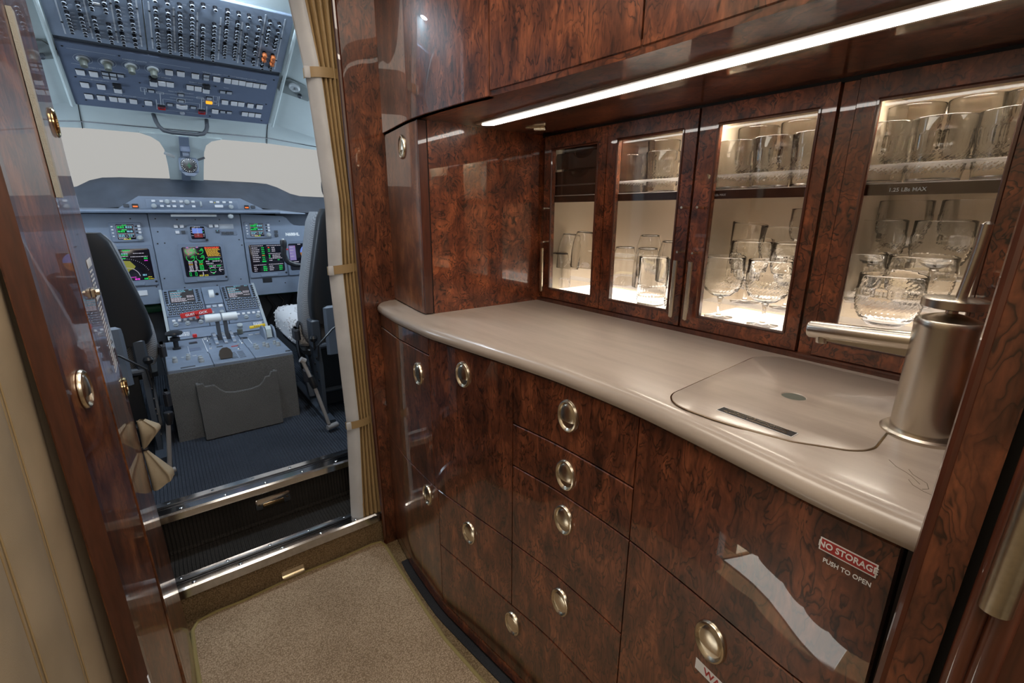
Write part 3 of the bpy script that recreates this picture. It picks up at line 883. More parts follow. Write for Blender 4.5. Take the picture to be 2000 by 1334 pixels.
# LED strip under the soffit
ld = thing('led_strip', 'long white LED strip light under the burl soffit', 'strip light', (.743, .6, SOF))
xc, wd2 = .743, .028
out = [(xc - wd2, .062), (xc + wd2, .062), (xc + wd2, 1.07), (xc + .01, 1.10), (xc - .015, 1.108), (xc - wd2, 1.10)]
part('housing', MB().prism(out, SOF - .004, SOF), 'led_house', ld)
part('diffuser', MB().prism([(xc - .013, .064), (xc + .013, .064), (xc + .013, 1.075), (xc, 1.090), (xc - .013, 1.092)], SOF - .0065, SOF - .004), 'led', ld)
sn = thing('soffit_sensor', 'small metal sensor block on the soffit near the closet', 'sensor', (.88, 1.06, SOF))
part('plate', MB(frame((.884, 1.058, SOF - .0005), (.55, -.83, 0), (-.83, -.55, 0))).cbox(-.028, .028, -.012, .012, 0, .003, .003), 'bronze', sn)
part('body', MB(frame((.892, 1.05, SOF - .003), (.55, -.83, 0), (-.83, -.55, 0))).cbox(-.016, .018, -.010, .010, 0, .006, .002), 'latch', sn)

# ------------------------------------------------------------------ glass-fronted cabinets
ZO0, ZO1 = .940, 1.353
def glass_door(t, y0, y1, o0, o1, handle=None):
    x0, x1 = XB, XB + .018
    z0, z1 = .909, 1.391
    d = part('door_frame', MB().box(x0, x1, y0 + G, o0, z0, z1).box(x0, x1, o1, y1 - G, z0, z1).box(x0, x1, o0, o1, z0, ZO0).box(x0, x1, o0, o1, ZO1, z1), 'burl', t)
    r = .0035
    part('glazing_bead', MB().tube([(x0 + .001, o0, ZO0), (x0 + .001, o1, ZO0)], r, 6).tube([(x0 + .001, o0, ZO1), (x0 + .001, o1, ZO1)], r, 6)
         .tube([(x0 + .001, o0, ZO0), (x0 + .001, o0, ZO1)], r, 6).tube([(x0 + .001, o1, ZO0), (x0 + .001, o1, ZO1)], r, 6), 'mahogany', d)
    part('pane', MB().box(x0 + .010, x0 + .013, o0 - .002, o1 + .002, ZO0 - .002, ZO1 + .002), 'pane', d, smooth=0)
    if handle:
        h = part('handle', MB(frame((x0 - .018, handle, 1.066), (0, -1, 0), (-1, 0, 0))).cbox(-.0055, .0055, -.003, .004, 0, .136, .002), 'latch', d)
        for z in (1.085, 1.185):
            part('handle_post', MB().tube([(x0 - .017, handle, z), (x0 + .001, handle, z)], .003, 8), 'latch', d)
    return d

def carcase(name, label, y0, y1, tiers=((1.060, 1.112, .968), (1.112, 1.165, 1.000), (1.165, 1.232, 1.040))):
    t = thing(name, label, 'cabinet', (1.1, (y0 + y1) / 2, CT))
    xb = 1.235
    part('back_mirror', MB().box(xb, xb + .008, y0, y1, .91, 1.392), 'mirror', t)
    part('side_wall', MB().box(XB + .018, xb, y0, y0 + .008, .91, 1.392), 'cab_in', t)
    part('side_wall', MB().box(XB + .018, xb, y1 - .008, y1, .91, 1.392), 'cab_in', t)
    part('top_panel', MB().box(XB + .018, xb, y0, y1, 1.385, 1.393), 'cab_in', t)
    part('top_light', MB().box(1.03, 1.06, y0 + .02, min(y1 - .02, .885), 1.380, 1.385), 'led_top', t)
    part('front_ledge', MB().box(XB + .018, 1.028, y0, y1, .905, .934), 'ledge', t)
    part('lit_base', MB().box(1.028, xb, y0, y1, .905, .926), 'led_base', t)
    # upper shelf: clear plate with a dark wood front strip, clear retaining rack above
    part('shelf_plate', MB().box(1.008, xb, y0 + .008, y1 - .008, 1.218, 1.223), 'acrylic', t, smooth=0)
    st = part('shelf_strip', MB().box(1.002, 1.008, y0 + .008, y1 - .008, 1.203, 1.221), 'shelfwood', t)
    part('glass_rack', MB().box(1.008, 1.20, y0 + .008, y1 - .008, 1.251, 1.2535), 'acrylic', t, smooth=0)
    # tiered clear rack on the base
    for x0, x1, z in tiers:
        part('rack_tier', MB().box(x0, x1, y0 + .01, y1 - .01, z - .003, z), 'acrylic', t, smooth=0)
        part('rack_riser', MB().box(x0, x0 + .002, y0 + .01, y1 - .01, z - .034, z - .003), 'acrylic', t, smooth=0)
    return t, st
M['led_top'] = emit('cabinet_top_light', (1.0, 0.91, 0.79), 45.0)
ga, sa = carcase('glass_cabinet', 'glass-fronted cabinet with two doors at the far end', .627, 1.146)
glass_door(ga, .888, 1.137, .920, 1.105, 1.118)
glass_door(ga, .628, .888, .663, .855, .640)
gb, sb = carcase('glass_cabinet', 'glass-fronted cabinet with goblets in the middle', .362, .625)
glass_door(gb, .363, .625, .390, .582, .601)
gc, sc2 = carcase('glass_cabinet', 'glass-fronted cabinet behind the faucet with rocks glasses', .090, .336, ((1.029, 1.080, .974), (1.080, 1.128, 1.006), (1.128, 1.172, 1.018), (1.172, 1.232, 1.055)))
glass_door(gc, .090, .336, .132, .304)
text('lettering', '1.25 LBs MAX', .0085, frame((1.0015, .245, 1.211), (0, -1, 0), (0, 0, 1)), 'ink', gc, bold=.0001)
text('lettering', '1.25 LBs MAX', .0065, frame((1.0015, .575, 1.211), (0, -1, 0), (0, 0, 1)), 'ink', gb)
gp = struct('trim_5', MB().box(XB + .006, 1.24, .3375, .3605, CT, SOF), 'burl', label='recessed burl strip between the glass cabinets')
struct('trim_6', MB().box(XB - .008, XB + .02, .060, 1.149, CT, .9075), 'mahogany', label='mahogany ledge at the back of the worktop')
struct('trim_7', MB().box(XB + .004, 1.24, .060, .089, CT, SOF), 'burl', label='burl panel beside the near glass door')
struct('trim_8', MB().box(XB + .003, XB + .02, .060, 1.149, 1.390, SOF), 'black', label='dark joint along the soffit')

# bottle bins in the first cabinet (dark wood with scoop cut-outs)
bn = thing('dark_wood_bin', 'dark wood bin with scoop-cut fronts behind the first glass door', 'bin', (1.05, 1.01, 1.223))
def scoop(z0, z1):
    pts = [(.9, z0), (1.128, z0), (1.128, z1)]
    for i in range(13):
        a = math.pi * i / 12; pts.append((1.02 + .04 * math.cos(a), z1 - .020 * math.sin(a)))
    pts.append((.9, z1)); return pts
part('front', MB().prism(scoop(1.224, 1.292), 1.016, 1.026, 'x'), 'shelfwood', bn)
part('front', MB().prism(scoop(1.300, 1.345), 1.030, 1.040, 'x'), 'shelfwood', bn)
part('box', MB().box(1.06, 1.20, .90, 1.128, 1.224, 1.375), 'shelfwood', bn)

# ---- glassware
def cut(r, th, z, zl, zh, n=26, rows=9, amp=.0013):
    """crystal cut relief between zl and zh"""
    if z <= zl or z >= zh: return r
    ph = (z - zl) / (zh - zl)
    fade = min(1, ph / .1, (1 - ph) / .1)
    return r + amp * fade * math.sin(n * th + 0.0) * math.sin(ph * rows * math.pi * 2)
def vessel(prof, zl, zh, seg=104, n=26, rows=6, amp=.0014, flutes=None):
    """prof: list of (r,z) outer wall bottom to rim; inner wall follows 1.6 mm inside"""
    mb = MB()
    fine = []
    for (r0, z0), (r1, z1) in zip(prof[:-1], prof[1:]):
        m = max(1, int(math.hypot(r1 - r0, z1 - z0) / .0022))
        for i in range(m): fine.append((r0 + (r1 - r0) * i / m, z0 + (z1 - z0) * i / m, True))
    R, Z = prof[-1]; wall = .0019
    fine.append((R, Z, False)); fine.append((R - wall * .25, Z + .0007, False)); fine.append((R - wall * .75, Z + .0007, False)); fine.append((R - wall, Z, False))
    zb = prof[0][1]
    for r, z in reversed(prof[:-1]):
        if r - wall > .004: fine.append((r - wall, max(z, zb + .0055), False))
    fine.append((.0005, zb + .005, False))
    if fine[0][0] < .0005: fine[0] = (.0005, fine[0][1], True)
    vs = []; fs = []
    for r, z, outer in fine:
        for i in range(seg):
            th = 2 * math.pi * i / seg
            rr = r
            if outer and r > .01:
                rr = cut(r, th, z, zl, zh, n, rows, amp)
                if flutes and flutes[0] < z < flutes[1]: rr += .0009 * abs(math.sin(n * th / 2))
            vs.append((rr * math.cos(th), rr * math.sin(th), z))
    m = len(fine)
    for j in range(m - 1):
        for i in range(seg): fs.append((j * seg + i, j * seg + (i + 1) % seg, (j + 1) * seg + (i + 1) % seg, (j + 1) * seg + i))
    fs += [tuple(reversed(range(seg))), tuple(range((m - 1) * seg, m * seg))]
    return mb.add(vs, fs)
def gl_mesh(name, mb):
    me = mb.mesh(name, 60); setmat(me, 'crystal'); return me
ME_ROCKS = gl_mesh('rocks_glass', vessel([(0, 0), (.026, 0), (.030, .003), (.040, .012), (.047, .026), (.050, .042), (.0505, .060), (.050, .092)], .014, .056, n=34, rows=6, flutes=(.056, .068)))
ME_TUMB = gl_mesh('tumbler', vessel([(0, 0), (.034, 0), (.036, .002), (.039, .04), (.043, .098)], .012, .050, n=30, rows=6, flutes=(.050, .075)))
ME_HIGH = gl_mesh('highball_glass', vessel([(0, 0), (.033, 0), (.036, .003), (.0365, .03), (.038, .128)], .006, .026, n=30, rows=3, flutes=(.026, .055)))
ME_PLAIN = gl_mesh('tulip_glass', vessel([(0, 0), (.020, 0), (.026, .002), (.034, .03), (.037, .06), (.036, .11)], 1, 2, seg=48))
ME_TALL = gl_mesh('tall_flared_glass', vessel([(0, 0), (.022, 0), (.025, .003), (.029, .06), (.039, .15)], 1, 2, seg=48))
ME_BOWL = gl_mesh('bowl', vessel([(0, .048), (.008, .049), (.022, .054), (.035, .064), (.042, .080), (.0445, .098), (.044, .142)], .062, .104, n=32, rows=6, flutes=(.104, .116)))
ME_STEM = gl_mesh('stem', MB().lathe([(.006, .0062), (.0042, .014), (.004, .034), (.006, .044), (.008, .0475)], 20))
ME_FOOT = gl_mesh('foot', MB().lathe([(.031, 0), (.032, .0015), (.016, .0035), (.006, .006)], 32))

def glass_copy(name, me, loc, label, group, rot=None):
    o = bpy.data.objects.new(name, me); COL.objects.link(o)
    o.location = loc
    if rot: o.rotation_euler = rot
    WM[o.name] = Matrix.Translation(loc)
    tag(o, label, 'glass', group)
    return o
def goblet_copy(loc, label, group):
    t = thing('goblet', label, 'glass', loc, group)
    for nm, me in (('bowl', ME_BOWL), ('stem', ME_STEM), ('foot', ME_FOOT)):
        o = bpy.data.objects.new(nm, me); COL.objects.link(o); o.parent = t
    return t
GR = 'glasses in the glass-fronted cabinets'
B0, T1, T2, T3, SH = .9265, .969, 1.001, 1.041, 1.2545
# cabinet behind the faucet
glass_copy('rocks_glass', ME_ROCKS, (1.056, .250, .9745), 'front cut crystal rocks glass right behind the faucet spout', GR)
glass_copy('rocks_glass', ME_ROCKS, (1.108, .328, 1.0065), 'cut crystal rocks glass half hidden by the stile left of the faucet glasses', GR)
glass_copy('rocks_glass', ME_ROCKS, (1.112, .226, 1.0065), 'second cut crystal rocks glass behind the front one near the faucet', GR)
goblet_copy((1.152, .312, 1.0185), 'cut crystal goblet, left one of the middle row behind the faucet', GR)
goblet_copy((1.158, .216, 1.0185), 'cut crystal goblet, right one of the middle row behind the faucet lever', GR)
goblet_copy((1.202, .290, 1.0555), 'cut crystal goblet at the back left behind the faucet', GR)
goblet_copy((1.202, .192, 1.0555), 'cut crystal goblet at the back right behind the faucet lever', GR)
for y, w_ in ((.304, 'left'), (.228, 'middle'), (.145, 'right')):
    glass_copy('tumbler', ME_TUMB, (1.052, y, 1.2235), f'cut crystal tumbler, front row {w_}, on the top shelf above the faucet', GR)
for y, w_ in ((.292, 'left'), (.205, 'middle'), (.138, 'right')):
    glass_copy('tumbler', ME_TUMB, (1.145, y, 1.262), f'cut crystal tumbler, back row {w_}, on the top shelf above the faucet', GR)
# middle cabinet
goblet_copy((1.046, .563, .9345), 'front left cut crystal goblet behind the middle glass door', GR)
goblet_copy((1.046, .460, .9345), 'front right cut crystal goblet behind the middle glass door', GR)
goblet_copy((1.100, .532, T1), 'second-row left cut crystal goblet behind the middle glass door', GR)
goblet_copy((1.100, .440, T1), 'second-row right cut crystal goblet behind the middle glass door', GR)
glass_copy('tall_glass', ME_TALL, (1.140, .580, T2), 'tall clear flared glass leaning behind the goblets in the middle cabinet', GR, rot=(.12, 0, 0))
goblet_copy((1.145, .490, T2), 'third-row cut crystal goblet behind the middle glass door', GR)
goblet_copy((1.195, .450, T3), 'rearmost cut crystal goblet behind the middle glass door', GR)
for y, w_ in ((.570, 'left'), (.492, 'middle'), (.412, 'right')):
    glass_copy('tumbler', ME_TUMB, (1.052, y, 1.2235), f'cut crystal tumbler, front row {w_}, on the top shelf of the middle cabinet', GR)
for y, w_ in ((.575, 'left'), (.480, 'middle'), (.405, 'right')):
    glass_copy('tumbler', ME_TUMB, (1.145, y, 1.262), f'cut crystal tumbler, back row {w_}, on the top shelf of the middle cabinet', GR)
# second door
glass_copy('highball_glass', ME_HIGH, (1.046, .757, .934), 'upright highball glass with fluted base behind the second glass door', GR)
glass_copy('highball_glass', ME_HIGH, (1.052, .672, .934), 'highball glass at the right edge behind the second glass door', GR)
INV = (math.pi, 0, 0)
for (x, y, z, l) in ((1.090, .812, 1.078, 'behind the highball glass'), (1.095, .895, 1.076, 'at the left behind the second glass door'), (1.140, .845, 1.110, 'in the row behind, second glass door'),
                     (1.090, .735, 1.100, 'at the right behind the second glass door')):
    glass_copy('tulip_glass', ME_PLAIN, (x, y, z + .004), 'upside-down clear tulip glass ' + l, GR, rot=INV)
glass_copy('tumbler', ME_TUMB, (1.075, .775, 1.2235), 'cut crystal tumbler, right one on the top shelf behind the second glass door', GR)
glass_copy('tumbler', ME_TUMB, (1.075, .880, 1.2235), 'cut crystal tumbler, left one on the top shelf behind the second glass door', GR)
glass_copy('tumbler', ME_TUMB, (1.150, .830, 1.262), 'cut crystal tumbler, rear one on the top shelf behind the second glass door', GR)
# first door
for (x, y, z, l, r) in ((1.060, 1.022, 1.118, 'leaning to the right behind the first glass door', (math.pi, .10, 0)), (1.075, 1.10, 1.108, 'leaning at the rear left behind the first glass door', (math.pi, .12, 0)),
                        (1.046, 1.118, 1.050, 'lowest at the left behind the first glass door', INV)):
    glass_copy('tulip_glass', ME_PLAIN, (x, y, z), 'upside-down clear tulip glass ' + l, GR, rot=r)

# ------------------------------------------------------------------ pleated curtain on the right of the passage
cr = thing('pleated_curtain', 'narrow pleated beige leather curtain tied with straps beside the wood post', 'curtain', (.46, 1.48, .125))
CE = [(.07, .410, .516), (.48, .428, .508), (1.0, .419, .502), (1.19, .428, .506), (1.53, .410, .497), (1.72, .384, .504), (1.95, .355, .51)]
def ce(z):
    zz = [c[0] for c in CE]
    return float(np.interp(z, zz, [c[1] for c in CE])), float(np.interp(z, zz, [c[2] for c in CE]))
Z0c, Z1c = .124, 1.94
def pleat(u, v, back=0.0):
    z = Z0c + v * (Z1c - Z0c)
    a, b_ = ce(z); a2 = a + .030
    x = a2 + u * (b_ - a2)
    y = 1.476 - .016 * abs(math.sin(u * math.pi * 5)) ** .6 - .008 * u + back
    return (x, y, z)
part('pleats', MB().grid(pleat, 100, 50).grid(lambda u, v: pleat(u, v, .012), 100, 50), 'leather', cr, smooth=70)
def band(u, v):
    z = Z0c - .004 + v * (Z1c - Z0c)
    a, b_ = ce(z); x = a + u * .034
    y = 1.478 - .020 * math.sin(min(1, u * 1.15) * math.pi / 2)
    return (x, y, z)
part('leading_band', MB().grid(band, 10, 50).grid(lambda u, v: (band(u, v)[0], band(u, v)[1] + .010, band(u, v)[2]), 10, 50), 'leather_pale', cr, smooth=70, label='leading edge band with cockpit light in its pale colour')
for i in range(5):
    u = (i + .5) / 5
    for du in (-.045,):
        part('stitching', MB().tube([(pleat(u + du, k / 40)[0], pleat(u + du, k / 40)[1] - .0008, pleat(u + du, k / 40)[2]) for k in range(41)], .0007, 4), 'stitch', cr)
part('hem_cuff', MB().grid(lambda u, v: (pleat(u, 0)[0], pleat(u, 0)[1] - .0025, Z0c - .004 + v * .055), 100, 1), 'leather', cr, smooth=70)
for z in (1.545, 1.005, .485):
    a, b_ = ce(z)
    def sp_(u, v, a=a, b_=b_, z=z):
        an = math.pi * (1.0 + u)
        cx = (a + b_) / 2; hw = (b_ - a) / 2 + .006
        return (cx + hw * math.cos(an), 1.478 + .026 * math.sin(an), z - .013 + .026 * v + .012 * u - .008)
    s_ = part('tie_strap', MB().grid(sp_, 24, 2).grid(lambda u, v: (sp_(u, v)[0], sp_(u, v)[1] + .002, sp_(u, v)[2]), 24, 2), 'leather', cr, smooth=70)
    part('snap_tab', MB(frame((a - .002, 1.462, z - .006), (1, -.3, 0), (0, 0, 1))).cbox(-.006, .010, -.015, .014, 0, .003, .002), 'leather_pale', s_)

# ------------------------------------------------------------------ beige cloth hanging by the folded door
ct_ = thing('hanging_cloth', 'beige cloth gathered at its middle hanging beside the folded wooden door', 'cloth', (-.08, 1.36, .48))
def clo(u, v):
    z = .524 + .165 * v
    pin = abs(v - .55)
    hw = .006 + (.040 * min(1, pin / .45) if v < .55 else .034 * min(1, pin / .25))
    if v > .86: hw *= (1 - (v - .86) / .14 * .6)
    a = 2 * math.pi * u
    x = -.0985 + hw * (1 + math.cos(a)) / 2 + .002 * (1 + math.sin(3 * a)) * (hw / .03)
    return (x, 1.338 + .008 + hw * .42 * math.sin(a) + .004 * math.sin(4 * a + 1) * (hw / .03), z - .02 * (1 - math.cos(a)) * .5 * (1 - v))
part('folds', MB().grid(clo, 36, 24), 'cloth', ct_, smooth=60)
part('tie', MB(frame((-.094, 1.346, .524 + .165 * .55), (1, 0, 0), (0, 1, 0))).lathe([(.006, -.004), (.0075, 0), (.006, .004)], 14), 'webbing', ct_)

# ================================================================== COCKPIT SHELL
XC = .2
def zoh(y): return 1.592 + .4286 * (2.75 - y)
def dside(x): return max(0.0, abs(x - XC) - .365)
def liner(u, v):
    x = -.80 + 2.0 * u; y = 1.72 + v * (2.755 - 1.72)
    return (x, y, zoh(y) + .012 - .24 * dside(x))
cc = sroot('ceiling_cockpit', (XC, 2.3, 1.9), 'pale cockpit headliner')
part('rear_liner', MB().grid(liner, 60, 10), 'liner', cc)
def brow(u, v):
    x = -.80 + 2.0 * u
    y = 2.755 + .145 * v
    za = zoh(2.755) + .012 - .24 * dside(x); zb = 1.522 - .055 * dside(x)
    return (x, y, za + (zb - za) * v + .012 * math.sin(v * math.pi))
part('brow_liner', MB().grid(brow, 60, 6), 'liner', cc)
part('brow_trim', MB().tube([(x, 2.868, brow((x + .8) / 2, .78)[2] - .002) for x in np.linspace(-.78, 1.18, 40)], .0035, 6), 'chrome', cc)
part('brow_lip', MB().grid(lambda u, v: (-.8 + 2 * u, 2.90 + .02 * v, 1.522 - .055 * dside(-.8 + 2 * u) + .012 * v), 60, 1), 'liner', cc)
for x in (-.155, .555):
    part('liner_seam', MB().tube([(x + (x - XC) * .03 * k, 2.757 + .14 * k, brow((x + .8) / 2, k)[2] - .0015) for k in np.linspace(0, 1, 8)], .0018, 5), 'black', cc)
# frame rails beside the overhead panels
for sx in (-1, 1):
    xx = XC + sx * .372
    part('side_rail', MB().tube([(xx, y, zoh(y) - .004) for y in np.linspace(2.06, 2.752, 10)], .007, 8), 'liner', cc)

# walls, nose and footwell
struct('wall_cockpit_left', MB().box(-.84, -.80, 1.72, 3.6, .2, 1.16).box(-.84, -.80, 1.72, 3.2, 1.16, 1.7).box(-.84, -.80, 1.72, 2.6, 1.7, 2.1), 'shell')
struct('wall_cockpit_right', MB().box(1.20, 1.24, 1.72, 3.6, .2, 1.16).box(1.20, 1.24, 1.72, 2.25, 1.16, 2.1).box(1.20, 1.24, 2.85, 3.2, 1.16, 1.6).box(1.20, 1.24, 2.25, 2.85, 1.44, 1.7), 'shell')
fwall = struct('wall_nose', MB().box(-.84, 1.24, 3.50, 3.56, .2, 1.20), 'footwell')
part('primer_duct', MB().tube([(-.5, 3.16, .66), (-.02, 3.16, .66)], .022, 10).tube([(.43, 3.2, .69), (.95, 3.2, .69)], .020, 10), 'green', fwall)
rr = MB()
for i in range(7):
    x = .5 + i * .06
    rr.tube([(x, 3.25, .70), (x + .05, 3.2, .60 + .03 * (i % 3)), (x - .03, 3.25, .45)], .008, 6)
part('cable_loom', rr, 'blackplastic', fwall)
part('kick_panel', MB().box(-.6, -.02, 3.22, 3.26, .26, .64).box(.45, 1.0, 3.28, 3.32, .26, .66), 'panel_dark', fwall)

# windscreen: two panes, centre post and outer posts
wtop, wbot = (2.92, 1.535), (3.47, 1.20)
def wpt(x, t): return (x, wtop[0] + (wbot[0] - wtop[0]) * t, wtop[1] + (wbot[1] - wtop[1]) * t - .055 * dside(x) * (1 - t))
for i, (xa, xb_) in enumerate(((-.68, .125), (.275, 1.08))):
    mb = MB().grid(lambda u, v: wpt(xa + (xb_ - xa) * u, v), 10, 2)
    struct(f'window_{i + 1}', mb, 'windscreen', label='windscreen pane, ' + ('captain side' if i == 0 else 'copilot side'))
for i, xs in enumerate(((-.80, -.66), (1.06, 1.20))):
    struct(f'trim_{10 + i}', MB().grid(lambda u, v: (wpt(xs[0] + (xs[1] - xs[0]) * u, v)[0], wpt(0.2, v)[1] - .02 - .3 * abs(.5 - u) * 0, wpt(.9, v)[2]), 2, 2), 'liner', label='outer windscreen post')
# centre post with flared head
poly = [(-.072, .66), (-.070, .45), (-.073, .25), (-.082, .10), (-.098, .045), (-.128, .012), (-.17, -.01), (.16, -.01), (.115, .012), (.092, .045), (.083, .10), (.080, .25), (.078, .45), (.078, .66)]
wfm = frame((XC, wtop[0], wtop[1]), (1, 0, 0), (0, -(wbot[0] - wtop[0]), -(wbot[1] - wtop[1])))
cp = struct('trim_9', MB(frame((XC, wtop[0] - .012, wtop[1] - .002), (1, 0, 0), (0, wbot[0] - wtop[0], wbot[1] - wtop[1]))).prism(poly, -.02, .012), 'liner', label='pale centre windscreen post')
part('grey_strip', MB(frame((XC, wtop[0] - .030, wtop[1] - .016), (1, 0, 0), (0, wbot[0] - wtop[0], wbot[1] - wtop[1]))).box(-.02, .02, .0, .42, -.004, .003), 'panel_mid', cp)
# magnetic compass
cm = thing('magnetic_compass', 'round compass in a grey case hanging on the windscreen centre post', 'compass', (.205, 2.94, 1.345))
cmf = frame((.205, 2.930, 1.392), (1, 0, -.06), (.06, .06, 1)) @ Matrix.Scale(1.12, 4)
part('case', MB(cmf).cbox(-.036, .036, -.030, .036, -.03, .0, .008).prism([(-.030, -.030), (.030, -.030), (.016, -.044), (-.016, -.044)], -.02, 0), 'panel_mid', cm)
part('dial', MB(cmf).lathe([(.031, 0), (.031, .002), (.028, .003), (0, .0032)], 32), 'blackplastic', cm)
mb = MB(cmf)
for i in range(24):
    a = i * 15; L = .0065 if i % 3 == 0 else .003
    mb.ring(0, 0, .0285 - L, .0285, a - 2.2, a + 2.2, .0036, 2)
part('dial_marks', mb, 'white_ink', cm, smooth=0)
part('lubber_figure', MB(cmf).prism([(0, .014), (.004, .002), (.012, -.004), (.003, -.004), (.003, -.012), (-.003, -.012), (-.003, -.004), (-.012, -.004), (-.004, .002)], .0033, .0042), 'green', cm)
part('bracket', MB().box(.188, .214, 2.955, 2.975, 1.425, 1.52), 'panel_mid', cm)
part('correction_card', MB(frame((.20, 2.945, 1.475), (1, 0, 0), (0, .2, 1))).cbox(-.020, .022, -.018, .018, 0, .002, .002), 'oh_front', cm)
part('card_holder', MB(frame((.135, 2.95, 1.437), (1, 0, -.42), (.42, 0, 1))).cbox(-.024, .020, -.007, .007, 0, .003, .001), 'knob_grey', cm)
part('card_holder', MB(frame((.262, 2.95, 1.428), (1, 0, .42), (-.42, 0, 1))).cbox(-.020, .018, -.005, .005, 0, .003, .001), 'panel_dark', cm)

# overhead grab handle
gh = thing('grab_handle', 'dark grey overhead grab handle above the windscreen post', 'handle', (.195, 2.80, 1.52))
part('bar', MB().tube([(.092, 2.79, 1.60), (.098, 2.775, 1.56), (.105, 2.77, 1.540), (.120, 2.768, 1.524), (.150, 2.766, 1.518), (.245, 2.766, 1.518), (.272, 2.768, 1.525), (.286, 2.77, 1.542), (.292, 2.775, 1.56), (.296, 2.79, 1.60)], .0085, 12), 'panel_dark', gh)

# reading light alcoves either side of the overhead panel
for sx, lab in ((-1, 'left'), (1, 'right')):
    xa = XC + sx * .43; ya = 2.46; za = zoh(ya) + .012 - .24 * .065
    al = thing('reading_light', f'grey reading light alcove in the headliner, {lab} of the overhead panel', 'light', (xa, ya, za - .03))
    fr_ = frame((xa, ya, za - .002), (1, 0, -.24 * sx), (0, -1, .4286))
    pts = [(-.055 * 1, -.05), (.05, -.045), (.06, -.01), (.03, .045), (-.03, .055), (-.055, .03)]
    pts = [(p[0] * 1.2, p[1]) for p in pts]
    part('alcove', MB(fr_).prism(pts, 0, .006), 'liner_dark', al)
    part('lamp_ring', MB(fr_).lathe([(.024, .006), (.024, .014), (.018, .020), (.010, .018), (0, .010)], 24, (-.01, .02, 0)), 'knob_grey', al)
    part('nozzle', MB(fr_).lathe([(.010, .006), (.010, .016), (.006, .020)], 14, (.02, -.022, 0)), 'panel_dark', al)

# ================================================================== OVERHEAD PANELS
S_ = Vector((0, -1, .4286)).normalized()
OHF = frame((XC, 2.75, 1.592), (1, 0, 0), S_)      # x right, y up-aft, z towards the crew
bk = MB().lathe([(.0068, 0), (.0068, .003), (.0048, .004), (.0048, .011), (.0062, .0125), (.0064, .0145), (.0055, .0155), (0, .0155)], 10)
ME_BRK = bk.mesh('circuit_breaker', 40); setmat(ME_BRK, 'breaker')
ME_RIM = MB().lathe([(.0065, .0135), (.0068, .0142), (.0063, .0152), (.0050, .0160), (.0050, .0155)], 12, caps=False).mesh('cap_rim', 40); setmat(ME_RIM, 'breaker_rim')
ME_COL = MB().lathe([(.0070, .006), (.0090, .008), (.0090, .015), (.0080, .0165), (.0084, .020), (.0068, .0215), (0, .0218)], 14).mesh('orange_collar', 40); setmat(ME_COL, 'orange')
ME_SCR = MB().lathe([(.0036, 0), (.0032, .0012), (0, .0014)], 8).mesh('screw', 40); setmat(ME_SCR, 'blackplastic')
BRK = [(-.305, [.576, .558, .523, .506, .489, .473, .458, .443]), (-.271, [.575, .558, .522, .504, .489, .472, .454, .44]),
       (-.238, [.609, .598, .579, .569, .521, .504, .488, .455, .438, .424]), (-.203, [.609, .585, .568, .503, .487, .456, .437, .425]),
       (-.17, [.628, .59, .572, .554, .519, .502, .47, .457, .441, .425]), (-.136, [.627, .611, .59, .573, .539, .52, .502, .471, .445, .425]),
       (-.068, [.664, .622, .587, .569, .553, .516, .5, .482, .465, .452, .424]), (-.034, [.664, .622, .592, .572, .551, .518, .503, .487, .47, .454, .439, .425]),
       (0.0, [.662, .622, .604, .585, .568, .549, .515, .499, .483, .466, .452, .437, .424]), (.035, [.681, .661, .622, .603, .586, .568, .549, .514, .498, .483, .466, .451, .438, .422]),
       (.068, [.685, .586, .566, .548, .517, .498, .483, .468, .452, .437, .421]), (.103, [.683, .605, .586, .568, .547, .517, .5, .485, .451, .438, .422]),
       (.141, [.685, .66, .643, .631, .599, .585, .567, .548, .515, .498, .485, .471, .453]), (.175, [.684, .639, .629, .603, .585, .57, .551, .517, .5, .486, .47, .451]),
       (.208, [.683, .636, .585, .568, .547, .514, .497, .478, .461, .437]), (.244, [.682, .636, .599, .568, .547, .514, .498, .456, .438]),
       (.278, [.677, .641, .621, .602, .584, .563, -.505, -.479, .464, .447, .423]), (.31, [.675, .638, .603, .583, .566, .546, -.501, -.484, -.462, .45, .435, .422])]
oa = thing('breaker_panel', 'grey-blue circuit breaker panel on the left half of the cockpit ceiling', 'breaker panel', OHF @ Vector((-.23, .55, 0)))
ob = thing('breaker_panel', 'larger grey-blue circuit breaker panel with orange collars on the cockpit ceiling', 'breaker panel', OHF @ Vector((.12, .55, 0)))
part('plate', MB(OHF).cbox(-.362, -.1035, .398, .720, -.010, .0, .002), 'oh_breaker', oa)
part('plate', MB(OHF).cbox(-.1005, .357, .398, .720, -.010, .0, .002), 'oh_breaker', ob)
for x, ss in BRK:
    for s in ss:
        r = oa if x < -.1 else ob
        mw = OHF @ Matrix.Translation((x, abs(s), 0))
        o = link('circuit_breaker', ME_BRK, r, mw)
        link('cap_rim', ME_RIM, o, mw)
        if s < 0: link('orange_collar', ME_COL, o, mw)
for x, r in ((-.325, oa), (-.254, oa), (-.186, oa), (-.118, oa), (-.085, ob), (-.017, ob), (.052, ob), (.123, ob), (.191, ob), (.262, ob), (.328, ob)):
    part('divider_stripe', MB(OHF).box(x - .0022, x + .0022, .415, .70 if abs(x) > .2 else .64, 0, .0006), 'ink', r)
    for s in (.47, .60):
        link('screw', ME_SCR, r, OHF @ Matrix.Translation((x, s, .0004)))
